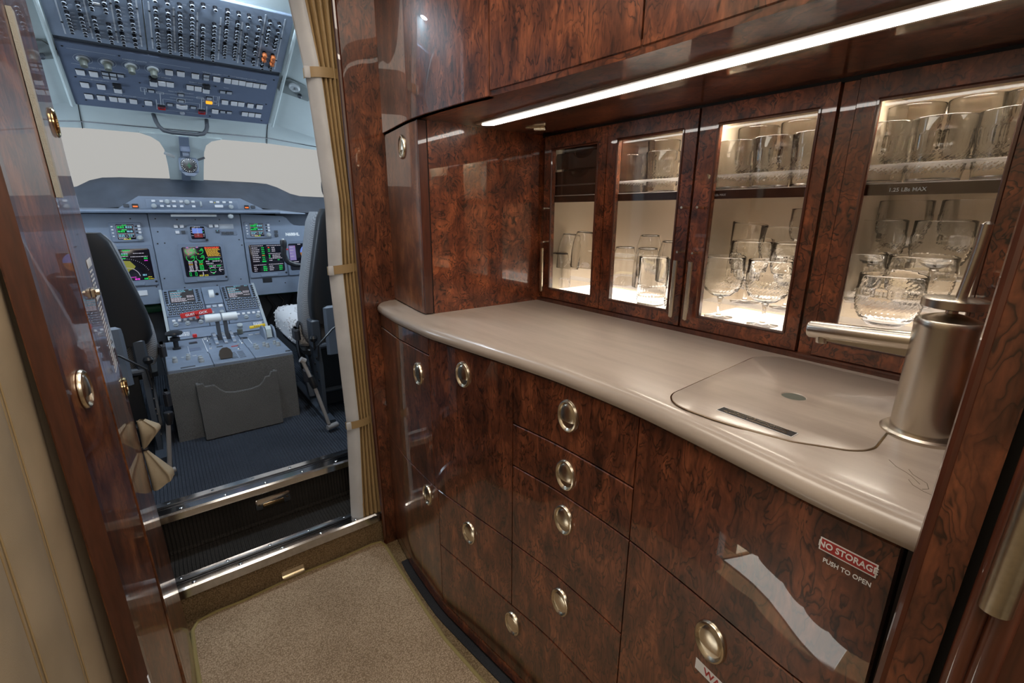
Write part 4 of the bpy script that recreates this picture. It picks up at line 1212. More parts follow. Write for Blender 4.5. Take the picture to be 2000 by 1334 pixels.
for r, cond in ((oa, lambda x: x < -.1), (ob, lambda x: x >= -.1)):
    mb = MB(OHF)
    for x, ss in BRK:
        if not cond(x): continue
        for s in ss: mb.rect(x + .009, x + .009 + random.uniform(.006, .013), abs(s) - .001, abs(s) + .0004, .0004)
    part('legend_print', mb, 'ink', r, smooth=0, kind='stuff')
part('tape_label', MB(OHF).box(-.232, -.214, .580, .588, 0, .0008), 'white_ink', oa)

of = thing('overhead_switch_panel', 'blue overhead switch panel with white pushbuttons above the windscreen', 'switch panel', OHF @ Vector((0, .18, 0)))
part('plate', MB(OHF).cbox(-.362, .354, .0, .372, -.014, .0, .002), 'oh_front', of)
part('rear_ledge', MB(OHF).box(-.362, .354, .373, .397, -.016, -.008), 'panel_dark', of)
ME_BTN = MB().cbox(-.0125, .0125, -.0145, .0145, 0, .006, .0015).mesh('pushbutton', 35); setmat(ME_BTN, 'button')
ME_BEZ = MB().cbox(-.0140, .0140, -.0160, .0160, 0, .003, .0015).mesh('button_bezel', 35); setmat(ME_BEZ, 'blackplastic')
ME_SB = MB().cbox(-.0095, .0095, -.0075, .0075, 0, .005, .001).mesh('indicator_button', 35); setmat(ME_SB, 'button_grey')
ME_SBZ = MB().cbox(-.0120, .0120, -.0100, .0100, 0, .003, .001).mesh('indicator_bezel', 35); setmat(ME_SBZ, 'blackplastic')
def oh_btn(x, s):
    mw = OHF @ Matrix.Translation((x, s, 0)); o = link('pushbutton', ME_BTN, of, mw); link('button_bezel', ME_BEZ, o, mw)
def oh_small(x, s):
    mw = OHF @ Matrix.Translation((x, s, 0)); o = link('indicator_button', ME_SB, of, mw); link('indicator_bezel', ME_SBZ, o, mw)
for x, s in [(-.316, .219), (-.278, .219), (-.314, .144), (-.265, .144), (-.215, .133), (-.312, .071), (-.274, .071), (-.236, .071), (-.208, .071), (-.171, .071), (-.12, .071), (-.041, .294),
             (-.095, .208), (-.067, .218), (-.040, .218), (-.002, .296), (.047, .296), (.122, .296), (.161, .296), (.189, .296), (.216, .296), (.243, .294), (.270, .294), (.298, .294),
             (.029, .216), (.057, .215), (.086, .208), (.159, .144), (.195, .144), (.223, .144), (.261, .142), (.299, .142), (.124, .066), (.244, .072), (.272, .072), (.300, .072)]:
    oh_btn(x, s)
for x, s in [(-.243, .231), (-.220, .231), (-.197, .231), (-.243, .209), (-.220, .209), (-.106, .157), (-.045, .077), (.085, .307), (.085, .287), (.147, .215), (.172, .216), (-.004, .156), (-.004, .112),
             (.099, .157), (.040, .076), (.154, .068), (.180, .068)]:
    oh_small(x, s)
for x, s in ((-.215, .168), (-.095, .245), (.086, .243)):
    part('switch_guard', MB(OHF).cbox(-.014 + x, .014 + x, s - .009, s + .009, 0, .016, .003), 'blackplastic', of)
part('amber_indicator', MB(OHF).cbox(.087, .111, .118, .134, 0, .005, .001), 'amber_lit', of)
for x in (-.075, .073):
    mb = MB(OHF); x0, x1, y0, y1 = x - .013, x + .013, .034, .056
    for q in ((x0, x1, y0, y0 + .003), (x0, x1, y1 - .003, y1), (x0, x0 + .003, y0, y1), (x1 - .003, x1, y0, y1)): mb.box(q[0], q[1], q[2], q[3], 0, .005)
    part('red_switch_guard', mb, 'red', of)
    part('guard_cap', MB(OHF).cbox(x - .013, x + .013, .058, .066, 0, .007, .001), 'blackplastic', of)
part('rocker_switch', MB(OHF).prism([(-.022, .064), (-.022, .086), (-.002, .080), (.018, .086), (.018, .064), (-.002, .058)], 0, .007), 'button', of)
part('round_button', MB(OHF).lathe([(.0095, 0), (.0095, .004), (.008, .005), (0, .0052)], 20, (-.001, .022, 0)), 'button_grey', of)
for i, x in enumerate((-.298, -.230, -.160, -.092)):
    k = part('rotary_knob', MB(OHF).lathe([(.0185, 0), (.0175, .004), (.014, .009), (.0115, .010), (.0110, .028), (.010, .030), (0, .030)], 24, (x, .295, 0)), 'knob_olive', of)
    part('skirt', MB(OHF).lathe([(.0195, 0), (.0190, .003), (.0135, .0085)], 24, (x, .295, 0), caps=False), 'knob_grey', k)
    part('pointer_dial', MB(OHF).ring(x, .295, .0262, .0270, -60, 250, .0006, 28), 'ink', k, smooth=0)
for x, s in ((-.345, .35), (-.335, .185), (-.325, .04), (.335, .345), (.325, .165), (.32, .03), (-.14, .20), (.12, .245), (-.14, .04), (.165, .325), (-.19, .345), (.105, .02)):
    link('screw', ME_SCR, of, OHF @ Matrix.Translation((x, s, .0004)))
# schematic lines and legends
mb = MB(OHF)
def hl(x0, x1, s, w_=.0011): mb.rect(x0, x1, s - w_ / 2, s + w_ / 2, .0006)
def vl(x, s0, s1, w_=.0011): mb.rect(x - w_ / 2, x + w_ / 2, s0, s1, .0006)
hl(-.09, -.015, .150, .002); hl(.008, .074, .150, .002); vl(-.0765, .066, .148, .003); vl(-.0685, .066, .110, .002); hl(-.0685, -.02, .110, .002); hl(.012, .064, .106, .002)
vl(.064, .066, .106, .002); vl(.0715, .066, .148, .003); hl(.074, .087, .126, .002); vl(.0795, .126, .150, .002); hl(-.060, -.023, .075); hl(.018, .028, .075)
vl(-.128, .165, .125, .003); vl(.136, .106, .180, .003); vl(.0915, .031, .095, .003); vl(-.092, .03, .10, .003); hl(-.335, -.20, .343); hl(-.10, .03, .338); hl(-.335, -.31, .262); hl(-.22, -.18, .247)
hl(-.32, -.285, .181); hl(-.24, -.21, .181); hl(-.26, -.215, .101); hl(-.17, -.12, .101); hl(.07, .085, .330); hl(.125, .14, .326); hl(.145, .195, .328); hl(.262, .305, .324); hl(-.06, .06, .031)
for (x0, x1, y0, y1) in ((-.088, -.064, .144, .156), (.053, .077, .144, .156), (-.088, -.064, .066, .074), (.058, .082, .066, .074), (-.140, -.122, .145, .172), (.114, .130, .140, .176), (.114, .130, .116, .134), (-.019, .011, .100, .124)):
    hl(x0, x1, y0, .002); hl(x0, x1, y1, .002); vl(x0, y0, y1, .002); vl(x1, y0, y1, .002)
part('schematic_lines', mb, 'ink', of, smooth=0)
for s_, x, y, sz in (('COCKPIT LIGHTS', -.146, .331, .0085), ('SYSTEM / WORK', -.264, .252, .008), ('EMERGENCY', -.265, .180, .0085), ('MASTER SWITCHES', -.197, .1005, .008), ('LEFT ENGINE', -.062, .255, .0085),
                     ('CABIN LIGHTS', .104, .324, .0085), ('EXTERIOR LIGHTS', .23, .325, .0085), ('RIGHT ENGINE', .058, .250, .0085), ('FUEL', -.003, .180, .007), ('FEED INTERCONNECT', -.003, .171, .008),
                     ('WING INTERCONNECT', -.002, .128, .007), ('OUTFLOW', .005, .048, .007), ('L BOOST', -.106, .172, .006), ('R BOOST', .100, .174, .006), ('FADEC', .160, .244, .006)):
    text('lettering', s_, sz, OHF @ Matrix.Translation((x, y, .0006)), 'ink', of, ext=.0001, sx=1.1)

# ================================================================== INSTRUMENT PANEL AND GLARESHIELD
IPF = frame((0, 3.05, 0), (1, 0, 0), (0, 0, 1))     # x = world x, y = world z, z towards the crew
ip = thing('instrument_panel', 'grey-blue main instrument panel with five lit displays', 'instrument panel', (XC, 3.06, .70))
def iplate(x0, x1, z0, z1): return part('panel_section', MB(IPF).cbox(x0 + .001, x1 - .001, z0, z1, -.03, 0, .003), 'panel', ip)
iplate(-.62, .001, .700, 1.16); iplate(.001, .412, .745, 1.16)
part('panel_section', MB(IPF).prism([(.414, .700), (1.0, .700), (1.0, 1.09), (.722, 1.092), (.685, 1.097), (.668, 1.110), (.648, 1.138), (.630, 1.147), (.414, 1.16)], -.03, 0), 'panel', ip)
part('recess_shade', MB(IPF).box(.60, 1.0, 1.08, 1.165, -.05, -.031), 'hood', ip)  # dark backing, shade of the notch put into its colour
for x, z in ((-.07, 1.135), (.03, 1.135), (.12, 1.13), (.20, 1.13), (.31, 1.13), (.02, 1.01), (.05, 1.012), (.03, 1.07), (.39, 1.02), (-.02, .79), (.02, .83), (.40, .99), (.61, 1.12), (.37, .80), (.60, .76), (.70, .74), (.10, .775), (.25, .775)):
    link('screw', ME_SCR, ip, IPF @ Matrix.Translation((x, z, .0003)))

def words(mb, x0, x1, y, h, fill=.8, z=.0):
    x = x0
    while x < x1 - .002:
        L = min(random.uniform(.004, .012), x1 - x)
        mb.rect(x, x + L, y - h / 2, y + h / 2, z); x += L + .0018

class Gfx:
    """coloured flat print on a screen, one mesh for each colour"""
    def __init__(self, F, x0, x1, z0, z1, d):
        self.F, self.x0, self.w, self.z0, self.h, self.d, self.m = F, x0, x1 - x0, z0, z1 - z0, d, {}
    def mb(self, c):
        if c not in self.m: self.m[c] = MB(self.F)
        return self.m[c]
    def X(self, u): return self.x0 + u * self.w
    def Y(self, v): return self.z0 + (1 - v) * self.h
    def r(self, c, u0, v0, u1, v1, lift=0): self.mb(c).rect(self.X(u0), self.X(u1), self.Y(v1), self.Y(v0), self.d + lift); return self
    def w_(self, c, u0, u1, v, h=.03): words(self.mb(c), self.X(u0), self.X(u1), self.Y(v), h * self.h, z=self.d); return self
    def arc(self, c, u, v, r0, r1, a0, a1, n=24): self.mb(c).ring(self.X(u), self.Y(v), r0 * self.w, r1 * self.w, a0, a1, self.d, n); return self
    def poly(self, c, pts):
        self.mb(c).add([(self.X(u), self.Y(v), self.d) for u, v in pts], [tuple(range(len(pts)))]); return self
    def box(self, c, u0, v0, u1, v1, t=.012):
        self.r(c, u0, v0, u1, v0 + t).r(c, u0, v1 - t, u1, v1).r(c, u0, v0, u0 + t, v1).r(c, u1 - t, v0, u1, v1); return self
    def done(self, parent):
        for c, mb in self.m.items(): part('screen_graphics', mb, 'px_' + c, parent, smooth=0, kind='stuff')

def display(x0, x1, z0, z1):
    """bezel x0..x1, z0..z1 with its screen"""
    bz = part('display_bezel', MB(IPF).cbox(x0, x1, z0, z1, 0, .010, .005), 'panel_mid', ip)
    sx0, sx1, sz0, sz1 = x0 + .013, x1 - .013, z0 + .031, z1 - .016
    part('screen', MB(IPF).cbox(sx0, sx1, sz0, sz1, .008, .0112, .006), 'screen', bz)
    part('latch_bar', MB(IPF).cbox((x0 + x1) / 2 - .045, (x0 + x1) / 2 + .045, z0 + .006, z0 + .021, .008, .013, .002), 'panel', bz)
    part('thumb_screw', MB(IPF).lathe([(.0055, .010), (.0055, .012), (.003, .0125), (0, .0122)], 12, (x1 - .010, z0 + .022, 0)), 'blackplastic', bz)
    return bz, Gfx(IPF, sx0, sx1, sz0, sz1, .0118)

# centre engine display
bz, g = display(.101, .309, .798, 1.006)
for u, v in ((.19, .14), (.43, .14), (.19, .36), (.43, .36)):
    g.arc('g', u, v, .092, .106, 150, 405); g.r('g', u, v - .01, u + .09, v + .01); g.w_('g', u + .03, u + .10, v - .045, .03)
    g.arc('r', u, v, .10, .125, 100, 118, 4)
g.w_('b', .12, .20, .03).w_('b', .36, .44, .03).w_('w', .29, .33, .07)
for i in range(11): g.w_('r' if i < 2 else 'a', .57 + .005 * i, .97 - random.random() * .07, .035 + i * .029, .024)
for i, c in enumerate('gywwwgw'):
    v = .48 + i * .05
    g.w_('a' if i == 2 else 'w', .12, .22, v).w_('w', .27, .33, v).w_('g' if i != 2 else 'a', .38, .48, v)
g.r('w', .58, .375, .97, .382).w_('g', .62, .92, .43, .05).w_('w', .55, .66, .50).w_('w', .72, .92, .50).arc('w', .92, .52, .03, .04, -60, 90, 8)
g.w_('w', .56, .74, .57).r('w', .58, .62, .97, .627).w_('g', .62, .70, .665, .035).w_('w', .72, .79, .665).w_('g', .82, .92, .665, .035).r('w', .6, .715, .98, .722)
g.arc('w', .70, .80, .075, .09, 30, 150, 8).arc('w', .70, .80, .075, .09, 210, 330, 8).r('g', .61, .795, .79, .81).w_('g', .68, .73, .91, .035)
g.arc('w', .92, .80, .05, .065, 100, 260, 8).w_('w', .88, .97, .80)
g.box('g', .10, .84, .15, .96).box('g', .24, .84, .29, .96).r('w', .43, .85, .45, .97).box('y', .34, .94, .43, .985).box('y', .47, .94, .56, .985).w_('w', .1, .3, .80).w_('w', .33, .56, .80)
g.done(bz)
# left navigation display (partly hidden by the seat)
bz, g = display(-.212, -.006, .798, 1.006)
g.w_('g', .40, .56, .05, .035).w_('w', .62, .86, .15, .02).w_('g', .22, .32, .20).w_('c', .36, .5, .15).w_('g', .36, .5, .19).w_('w', .2, .5, .23, .02).w_('w', .55, .93, .25, .02).r('g', .35, .28, .44, .31)
for i in range(26):
    a = math.radians(20 + i * 5.4); g.arc('w', .42 + .50 * math.cos(a) * 1.0, .87 - .56 * math.sin(a), .0, .008, 0, 360, 5)
g.poly('ol', [(.10, .55), (.22, .42), (.33, .36), (.52, .38), (.62, .55), (.58, .62), (.48, .66), (.40, .80), (.25, .78), (.15, .70)])
g.arc('w', .42, .88, .255, .268, 5, 175, 24).w_('m', .20, .32, .42, .03).w_('g', .84, .92, .31, .05).w_('m', .84, .93, .38, .03).w_('c', .74, .83, .83, .05).w_('m', .42, .6, .885, .02).w_('m', .55, .66, .95, .05).w_('g', .76, .85, .95, .05).w_('y', .86, .98, .96, .02).w_('y', .85, .94, .90, .02)
g.r('w', .40, .84, .415, .93).r('w', .36, .865, .455, .875)
g.done(bz)
# right systems display and copilot display
bz, g = display(.416, .621, .800, 1.007)
def col(u0, u1, v0, n, cs='w'):
    for i in range(n): g.w_('w', u0, u0 + (u1 - u0) * random.uniform(.65, 1), v0 + i * .068, .028)
g.w_('w', .08, .42, .05, .02).w_('w', .52, .95, .05, .02); col(.08, .33, .12, 8)
for i in range(8): g.w_('a' if i == 4 else 'g', .36, .44, .12 + i * .068, .032)
g.r('g', .34, .585, .46, .63, 0)
for i, c in enumerate('rgg'): g.w_(c, .55, .60, .12 + i * .065, .035); g.w_('w', .66, .76, .12 + i * .065)
g.w_('w', .55, .95, .34, .02)
for i in range(2): g.w_('g', .55, .61, .40 + i * .06, .035); g.w_('w', .66, .90, .40 + i * .06)
g.w_('w', .55, .95, .51, .02).w_('w', .55, .66, .58).w_('g', .80, .86, .57).w_('w', .08, .44, .73, .02).w_('w', .52, .95, .72, .02); col(.08, .2, .80, 3); col(.53, .68, .79, 3)
for i in range(3): g.w_('g', .35, .46, .80 + i * .065, .04); g.w_('g', .82, .92, .79 + i * .065, .035)
g.done(bz)
bz, g = display(.624, .829, .800, 1.007)
g.r('lav', .02, .08, .22, .62).w_('w', .05, .16, .14).w_('w', .05, .16, .25).w_('w', .05, .16, .36).w_('w', .05, .16, .47).r('r', .18, .10, .22, .13).w_('w', .05, .28, .68)
g.arc('b', .62, .34, .0, .26, 0, 180, 20).arc('br', .62, .34, .0, .26, 180, 360, 20).r('w', .5, .335, .74, .345).r('g', .6, .03, .7, .06).w_('w', .3, .4, .04)
g.done(bz)
# radio tuning units
def rtu(x0, x1, z0, z1):
    bz = part('radio_unit', MB(IPF).cbox(x0, x1, z0, z1, 0, .009, .003), 'panel_mid', ip)
    sx0, sx1, sz0, sz1 = x0 + .025, x0 + .096, z0 + .012, z1 - .009
    part('screen', MB(IPF).cbox(sx0, sx1, sz0, sz1, .007, .0102, .002), 'screen', bz)
    g = Gfx(IPF, sx0, sx1, sz0, sz1, .0108)
    g.box('w', .04, .06, .96, .60, .015).r('w', .04, .30, .96, .315).box('w', .04, .62, .48, .86, .015).box('w', .54, .62, .96, .86, .015)
    g.w_('g', .35, .6, .06, .07).w_('g', .08, .48, .18, .13).w_('c', .52, .92, .18, .12).w_('g', .3, .6, .36, .07).w_('g', .08, .48, .46, .12).w_('c', .56, .92, .46, .12)
    g.w_('c', .08, .44, .70, .07).w_('c', .08, .40, .79, .07).w_('c', .60, .90, .69, .06).w_('c', .62, .82, .78, .06).w_('w', .06, .5, .92, .05).w_('g', .62, .7, .92, .06).w_('y', .3, .7, .98, .05)
    g.done(bz)
    for i in range(4):
        part('line_key', MB(IPF).cbox(x0 + .007, x0 + .015, z1 - .022 - i * .0155, z1 - .016 - i * .0155, .008, .012, .001), 'button', bz)
        if i < 3: part('line_key', MB(IPF).cbox(x1 - .026, x1 - .018, z1 - .022 - i * .0155, z1 - .016 - i * .0155, .008, .012, .001), 'blackplastic', bz)
        if i < 3: part('mode_key', MB(IPF).cbox(x1 - .016, x1 - .005, z1 - .023 - i * .0155, z1 - .012 - i * .0155, .008, .013, .001), 'button', bz)
    k = part('tuning_knob', MB(IPF).lathe([(.0125, .009), (.012, .014), (.0085, .015), (.008, .024), (.007, .025), (0, .025)], 20, (x1 - .0145, z0 + .019, 0)), 'knob_grey', bz)
rtu(-.158, -.032, 1.023, 1.117); rtu(.424, .557, 1.025, 1.117)
# standby instrument
sb_ = part('standby_display', MB(IPF).cbox(.157, .245, 1.015, 1.105, 0, .010, .010), 'panel_mid', ip)
part('screen', MB(IPF).cbox(.168, .234, 1.028, 1.095, .008, .0112, .004), 'screen', sb_)
g = Gfx(IPF, .168, .234, 1.028, 1.095, .0118)
g.r('b', .14, .14, .82, .54).r('dr', .22, .56, .80, .86).r('w', .45, .12, .53, .16).r('w', .48, .2, .51, .8).r('w', .38, .50, .60, .54).w_('w', .05, .22, .3, .04).w_('w', .05, .2, .45, .04).w_('w', .05, .2, .7, .04).w_('w', .84, .96, .2, .05).w_('g', .84, .96, .42, .05).w_('w', .84, .96, .62, .05).w_('w', .84, .96, .75, .05).w_('w', .3, .7, .05, .03)
g.r('w', .36, .3, .62, .315).r('w', .40, .68, .58, .695).done(sb_)
part('adjust_knob', MB(IPF).lathe([(.0065, .010), (.006, .018), (0, .0185)], 14, (.236, 1.024, 0)), 'blackplastic', sb_)
for x, z, m_ in ((.110, 1.096, 'button'), (.135, 1.096, 'button'), (.112, 1.066, 'button'), (.265, 1.096, 'button'), (.291, 1.096, 'button'), (.138, 1.066, 'panel_dark'), (.293, 1.068, 'panel_dark'), (.319, 1.057, 'panel_dark'), (.339, 1.057, 'panel_dark'), (.359, 1.057, 'panel_dark'), (.584, 1.060, 'panel_dark'), (.584, 1.040, 'panel_dark')):
    w2 = .0085
    b_ = part('panel_button', MB(IPF).cbox(x - w2, x + w2, z - .0075, z + .0075, 0, .008, .001), m_, ip)
part('switch_frame', MB(IPF).cbox(.306, .384, 1.044, 1.070, -.001, .003, .002), 'panel_mid', ip)
part('placard_frame', MB(IPF).cbox(.303, .372, 1.080, 1.106, 0, .002, .002), 'button_grey', ip)
part('status_lamp', MB(IPF).box(.289, .294, 1.069, 1.074, .008, .009), 'px_c', ip)
text('lettering', 'N688HL', .0235, IPF @ Matrix.Translation((.672, 1.043, .0006)), 'white_ink', ip, bold=.0012, sx=.92)
part('data_plate', MB(IPF).cbox(-.110, -.062, .750, .776, 0, .004, .001), 'button', ip)
part('dark_plate', MB(IPF).cbox(.480, .530, .770, .796, 0, .003, .001), 'blackplastic', ip)

# glareshield
gs = thing('glareshield', 'dark glareshield hood with the grey flight guidance panel in its lip', 'glareshield', (XC, 3.1, 1.16))
crest = [(-.70, 1.262), (-.46, 1.262), (-.34, 1.268), (-.253, 1.287), (-.20, 1.318), (-.150, 1.333), (-.08, 1.338), (.215, 1.342), (.53, 1.337), (.595, 1.332), (.65, 1.314), (.72, 1.280), (.775, 1.267), (.879, 1.264), (1.12, 1.262)]
low = [(-.70, 1.182), (-.50, 1.182), (-.33, 1.183), (-.20, 1.184), (-.150, 1.186), (-.095, 1.190), (-.02, 1.243), (.20, 1.243), (.417, 1.241), (.51, 1.192), (.60, 1.182), (.70, 1.170), (.80, 1.166), (.90, 1.165), (1.12, 1.165)]
def hood(u, v):
    t = u * (len(crest) - 1); i = min(int(t), len(crest) - 2); q = t - i
    a = [crest[i][j] * (1 - q) + crest[i + 1][j] * q for j in (0, 1)]
    b_ = [low[i][j] * (1 - q) + low[i + 1][j] * q for j in (0, 1)]
    if v <= .5:
        s = v * 2; e = s * s
        return (b_[0] + (a[0] - b_[0]) * s, 3.005 + .195 * s, b_[1] + (a[1] - b_[1]) * (s * .55 + .45 * e))
    s = (v - .5) * 2
    return (a[0], 3.2 + .3 * s, a[1] + .010 * math.sin(min(1, s * 4) * math.pi) * .4 - .12 * s ** 1.6)
part('hood', MB().grid(hood, 84, 16), 'hood', gs, smooth=60)
GF = frame((0, 2.992, 0), (1, 0, 0), (0, .08, 1))
GZ = lambda z: z
part('guidance_fairing', MB(frame((0, 2.992, 0), (1, 0, 0), (0, 0, 1))).prism([(-.110, 1.182), (-.02, 1.243), (.417, 1.241), (.525, 1.184)], -.03, .0), 'panel', gs)
part('lip', MB().prism([(2.955, 1.163), (2.95, 1.170), (2.955, 1.178), (2.99, 1.185), (3.02, 1.185), (3.02, 1.163)], -.62, .60, 'x')
     .add([(.60, 2.955, 1.163), (.60, 2.955, 1.178), (.60, 3.02, 1.185), (.60, 3.02, 1.163), (.745, 3.0, 1.160), (.745, 3.0, 1.165), (.745, 3.03, 1.166), (.745, 3.03, 1.160)], [(0, 1, 5, 4), (1, 2, 6, 5), (2, 3, 7, 6), (3, 0, 4, 7), (4, 5, 6, 7)]), 'panel', gs)
GFF = frame((0, 2.991, 0), (1, 0, 0), (0, 0, 1))
part('guidance_unit', MB(GFF).cbox(.004, .402, 1.184, 1.232, 0, .004, .003), 'panel_mid', gs)
for x, z in [(.035, 1.221), (.067, 1.220), (.118, 1.220), (.149, 1.220), (.199, 1.220), (.279, 1.220), (.308, 1.220), (.337, 1.220), (.367, 1.220), (.066, 1.197), (.093, 1.197), (.117, 1.197), (.148, 1.197), (.199, 1.197)]:
    part('mode_button', MB(GFF).cbox(x - .0075, x + .0075, z - .005, z + .005, .003, .010, .001), 'button', gs)
for x, z in ((.090, 1.218), (.173, 1.218), (.034, 1.197), (.367, 1.197)):
    part('selector_knob', MB(GFF).lathe([(.0115, .004), (.011, .012), (.008, .013), (.0075, .020), (0, .021)], 16, (x, z, 0)), 'knob_grey', gs)
part('pitch_wheel', MB(GFF).lathe([(.014, -.003), (.014, .003)], 20).mesh if False else MB(frame((.232, 2.988, 1.208), (0, 1, 0), (0, 0, 1))).lathe([(.012, -.004), (.015, -.003), (.015, .003), (.012, .004)], 20), 'knob_grey', gs)
part('ap_paddle', MB(GFF).cbox(.292, .330, 1.192, 1.206, .003, .012, .002), 'button', gs)
part('indicator', MB(GFF).box(.2925, .2965, 1.215, 1.219, .004, .006), 'px_y', gs)
for x0, x1 in ((-.052, -.027), (.430, .453)):
    part('warning_light', MB(GFF).cbox(x0, x1, 1.186, 1.206, 0, .005, .002), 'blackplastic', gs)
    part('warning_legend', MB(GFF).box(x0 + .003, x1 - .003, 1.190, 1.197, .005, .006), 'orange_lit', gs)
for x in (-.074, .473):
    part('caution_button', MB(GFF).cbox(x - .011, x + .011, 1.189, 1.205, 0, .005, .002), 'panel_dark', gs)
part('tube_light', MB().box(.095, .292, 2.972, 2.985, 1.146, 1.157), 'knob_grey', gs)
part('map_lamp', MB(frame((.357, 2.975, 1.148), (1, 0, 0), (0, 0, 1))).lathe([(.007, -.02), (.012, -.012), (.014, 0), (.011, .010), (.006, .013)], 16), 'knob_grey', gs)

# ================================================================== CENTRE PEDESTAL
pd = thing('center_pedestal', 'centre pedestal with thrust levers, keypads and a carpeted rear face', 'pedestal', (XC, 2.4, .262))
CN = frame((XC, 3.0, .772), (1, 0, 0), (0, .28, .197))     # y up the slope; s = -y
def cs_(x0, x1, s0, s1, z0, z1, c=.002): return MB(CN).cbox(x0, x1, -s1, -s0, z0, z1, c)
part('body', MB().prism([(2.205, .262), (2.205, .548), (2.70, .556), (2.99, .742), (3.018, .742), (3.018, .262)], -.028 + .02, .415, 'x'), 'panel_dark', pd)
part('carpeted_rear', MB().add([(-.040, 2.18, .262), (.420, 2.18, .262), (.420, 2.215, .262), (-.040, 2.215, .262), (-.036, 2.182, .553), (.424, 2.182, .553), (.424, 2.215, .558), (-.036, 2.215, .558)],
     [(0, 3, 2, 1), (4, 5, 6, 7), (0, 1, 5, 4), (1, 2, 6, 5), (2, 3, 7, 6), (3, 0, 4, 7)]), 'ped_carpet', pd)
part('carpeted_side', MB().box(-.036, -.026, 2.2, 2.72, .262, .553).box(.414, .426, 2.2, 2.72, .262, .553), 'ped_carpet', pd)
# map pocket on the rear face
mp = thing('map_pocket', 'grey carpet-covered map pocket with a scooped top behind the pedestal', 'pocket', (.195, 2.15, .262))
pp_ = [(.050, .268), (.339, .268), (.342, .507), (.318, .507), (.312, .490), (.295, .488), (.285, .470), (.268, .455), (.235, .447), (.175, .447), (.140, .455), (.122, .472), (.108, .492), (.075, .493), (.070, .507), (.048, .507)]
part('front', MB().prism(pp_, 2.126, 2.136, 'y'), 'ped_carpet', mp)
part('side', MB().box(.049, .057, 2.136, 2.180, .268, .500).box(.333, .341, 2.136, 2.180, .268, .500).box(.05, .34, 2.136, 2.18, .262, .272), 'ped_carpet', mp)
part('edge_binding', MB().tube([(x, 2.131, z) for x, z in pp_[2:]], .004, 6), 'ped_carpet', mp)
# deck
def dz(y): return .566
DK = frame((XC, 2.45, .566), (1, 0, 0), (0, 1, 0))
def dk(x0, x1, y0, y1, z0, z1, c=.002): return MB().cbox(x0, x1, y0, y1, .566 + z0, .566 + z1, c)
part('deck_panel', dk(-.034, .118, 2.385, 2.70, -.012, 0), 'panel', pd)
part('deck_panel', dk(.120, .272, 2.385, 2.70, -.012, 0), 'panel', pd)
part('deck_panel', dk(.274, .424, 2.385, 2.70, -.012, 0), 'panel', pd)
part('deck_panel', dk(-.034, .121, 2.186, 2.383, -.012, 0), 'panel', pd)
part('deck_panel', dk(.123, .274, 2.186, 2.383, -.012, 0), 'panel', pd)
part('deck_panel', dk(.276, .424, 2.186, 2.383, -.012, 0), 'panel', pd)
part('slope_panel', cs_(-.205, .215, .286, .352, -.012, 0), 'panel', pd)
for x in (-.208, .218):
    part('side_rail', MB(CN).box(x - .006, x + .006, -.352, .005, -.03, .006), 'knob_grey', pd)
def cdu(x0, x1):
    u = part('keypad_unit', cs_(x0, x1, -.004, .192, -.012, .004, .003), 'panel_mid', pd)
    sx0, sx1 = x0 + .026, x1 - .034
    part('screen', cs_(sx0, sx1, .006, .103, .003, .0055), 'screen', u)
    g = Gfx(CN, sx0, sx1, -.103, -.006, .006)
    g.r('gr', .02, .02, .98, .98, -.0003)
    g.w_('c', .35, .65, .07, .06).w_('c', .82, .96, .07, .06)
    for i in range(9):
        v = .17 + i * .09; g.w_('c' if i % 2 == 0 and i < 6 else 'w', .05, random.uniform(.35, .7), v, .06)
        if i in (4, 5, 7): g.w_('w', .68, .96, v, .06)
    g.done(u)
    mb = MB(CN)
    for side in (x0 + .013, x1 - .018):
        for i in range(6): mb.cbox(side - .006, side + .006, -(.018 + i * .0155) - .0045, -(.018 + i * .0155) + .0045, .003, .007, .001)
    for r_ in range(5):
        nk = 9
        for c_ in range(nk):
            x = x0 + .016 + c_ * ((x1 - x0 - .032) / (nk - 1)) + (.004 if r_ % 2 else 0)
            s = .114 + r_ * .0165
            if x > x1 - .006: continue
            w2 = .0062 if r_ else .0075
            mb.cbox(x - w2, x + w2, -s - .0048, -s + .0048, .003, .0075, .0012)
    part('keys', mb, 'blackplastic', u, kind='stuff')
    mb = MB(CN)
    for r_ in range(5):
        for c_ in range(9):
            x = x0 + .016 + c_ * ((x1 - x0 - .032) / 8) + (.004 if r_ % 2 else 0); s = .114 + r_ * .0165
            if x > x1 - .006: continue
            mb.rect(x - .0024, x + .0024, -s - .002, -s + .002, .0078)
    part('key_legends', mb, 'ink', u, smooth=0, kind='stuff')
    return u
cdu(-.202, -.034); cdu(.056, .226)
def aud(x0, x1):
    u = part('audio_panel', cs_(x0, x1, .196, .284, -.012, .003, .003), 'panel_mid', pd)
    n = 6
    for i in range(n):
        x = x0 + .025 + i * (x1 - x0 - .05) / (n - 1)
        part('audio_key', cs_(x - .0065, x + .0065, .222, .236, .002, .009, .001), 'button', u)
    for x in (x0 + .030, (x0 + x1) / 2 - .005, x1 - .034):
        part('volume_knob', MB(CN).lathe([(.011, .003), (.0105, .012), (.008, .013), (.0075, .020), (0, .0205)], 16, (x, -.258, 0)), 'knob_grey', u)
aud(-.202, -.034); aud(.056, .226)
tr = part('trim_panel', cs_(-.031, .053, -.004, .128, -.012, .004, .003), 'panel', pd)
part('trim_wheel', MB(frame(CN @ Vector((.008, -.058, .002)), CN.to_3x3() @ Vector((0, 1, 0)), CN.to_3x3() @ Vector((0, 0, 1)))).lathe([(.024, -.012), (.026, -.010), (.026, .010), (.024, .012)], 28), 'knob_white', tr)
part('trim_button', MB(CN).lathe([(.008, .004), (.007, .009), (0, .0092)], 14, (.034, -.062, 0)), 'blackplastic', tr)
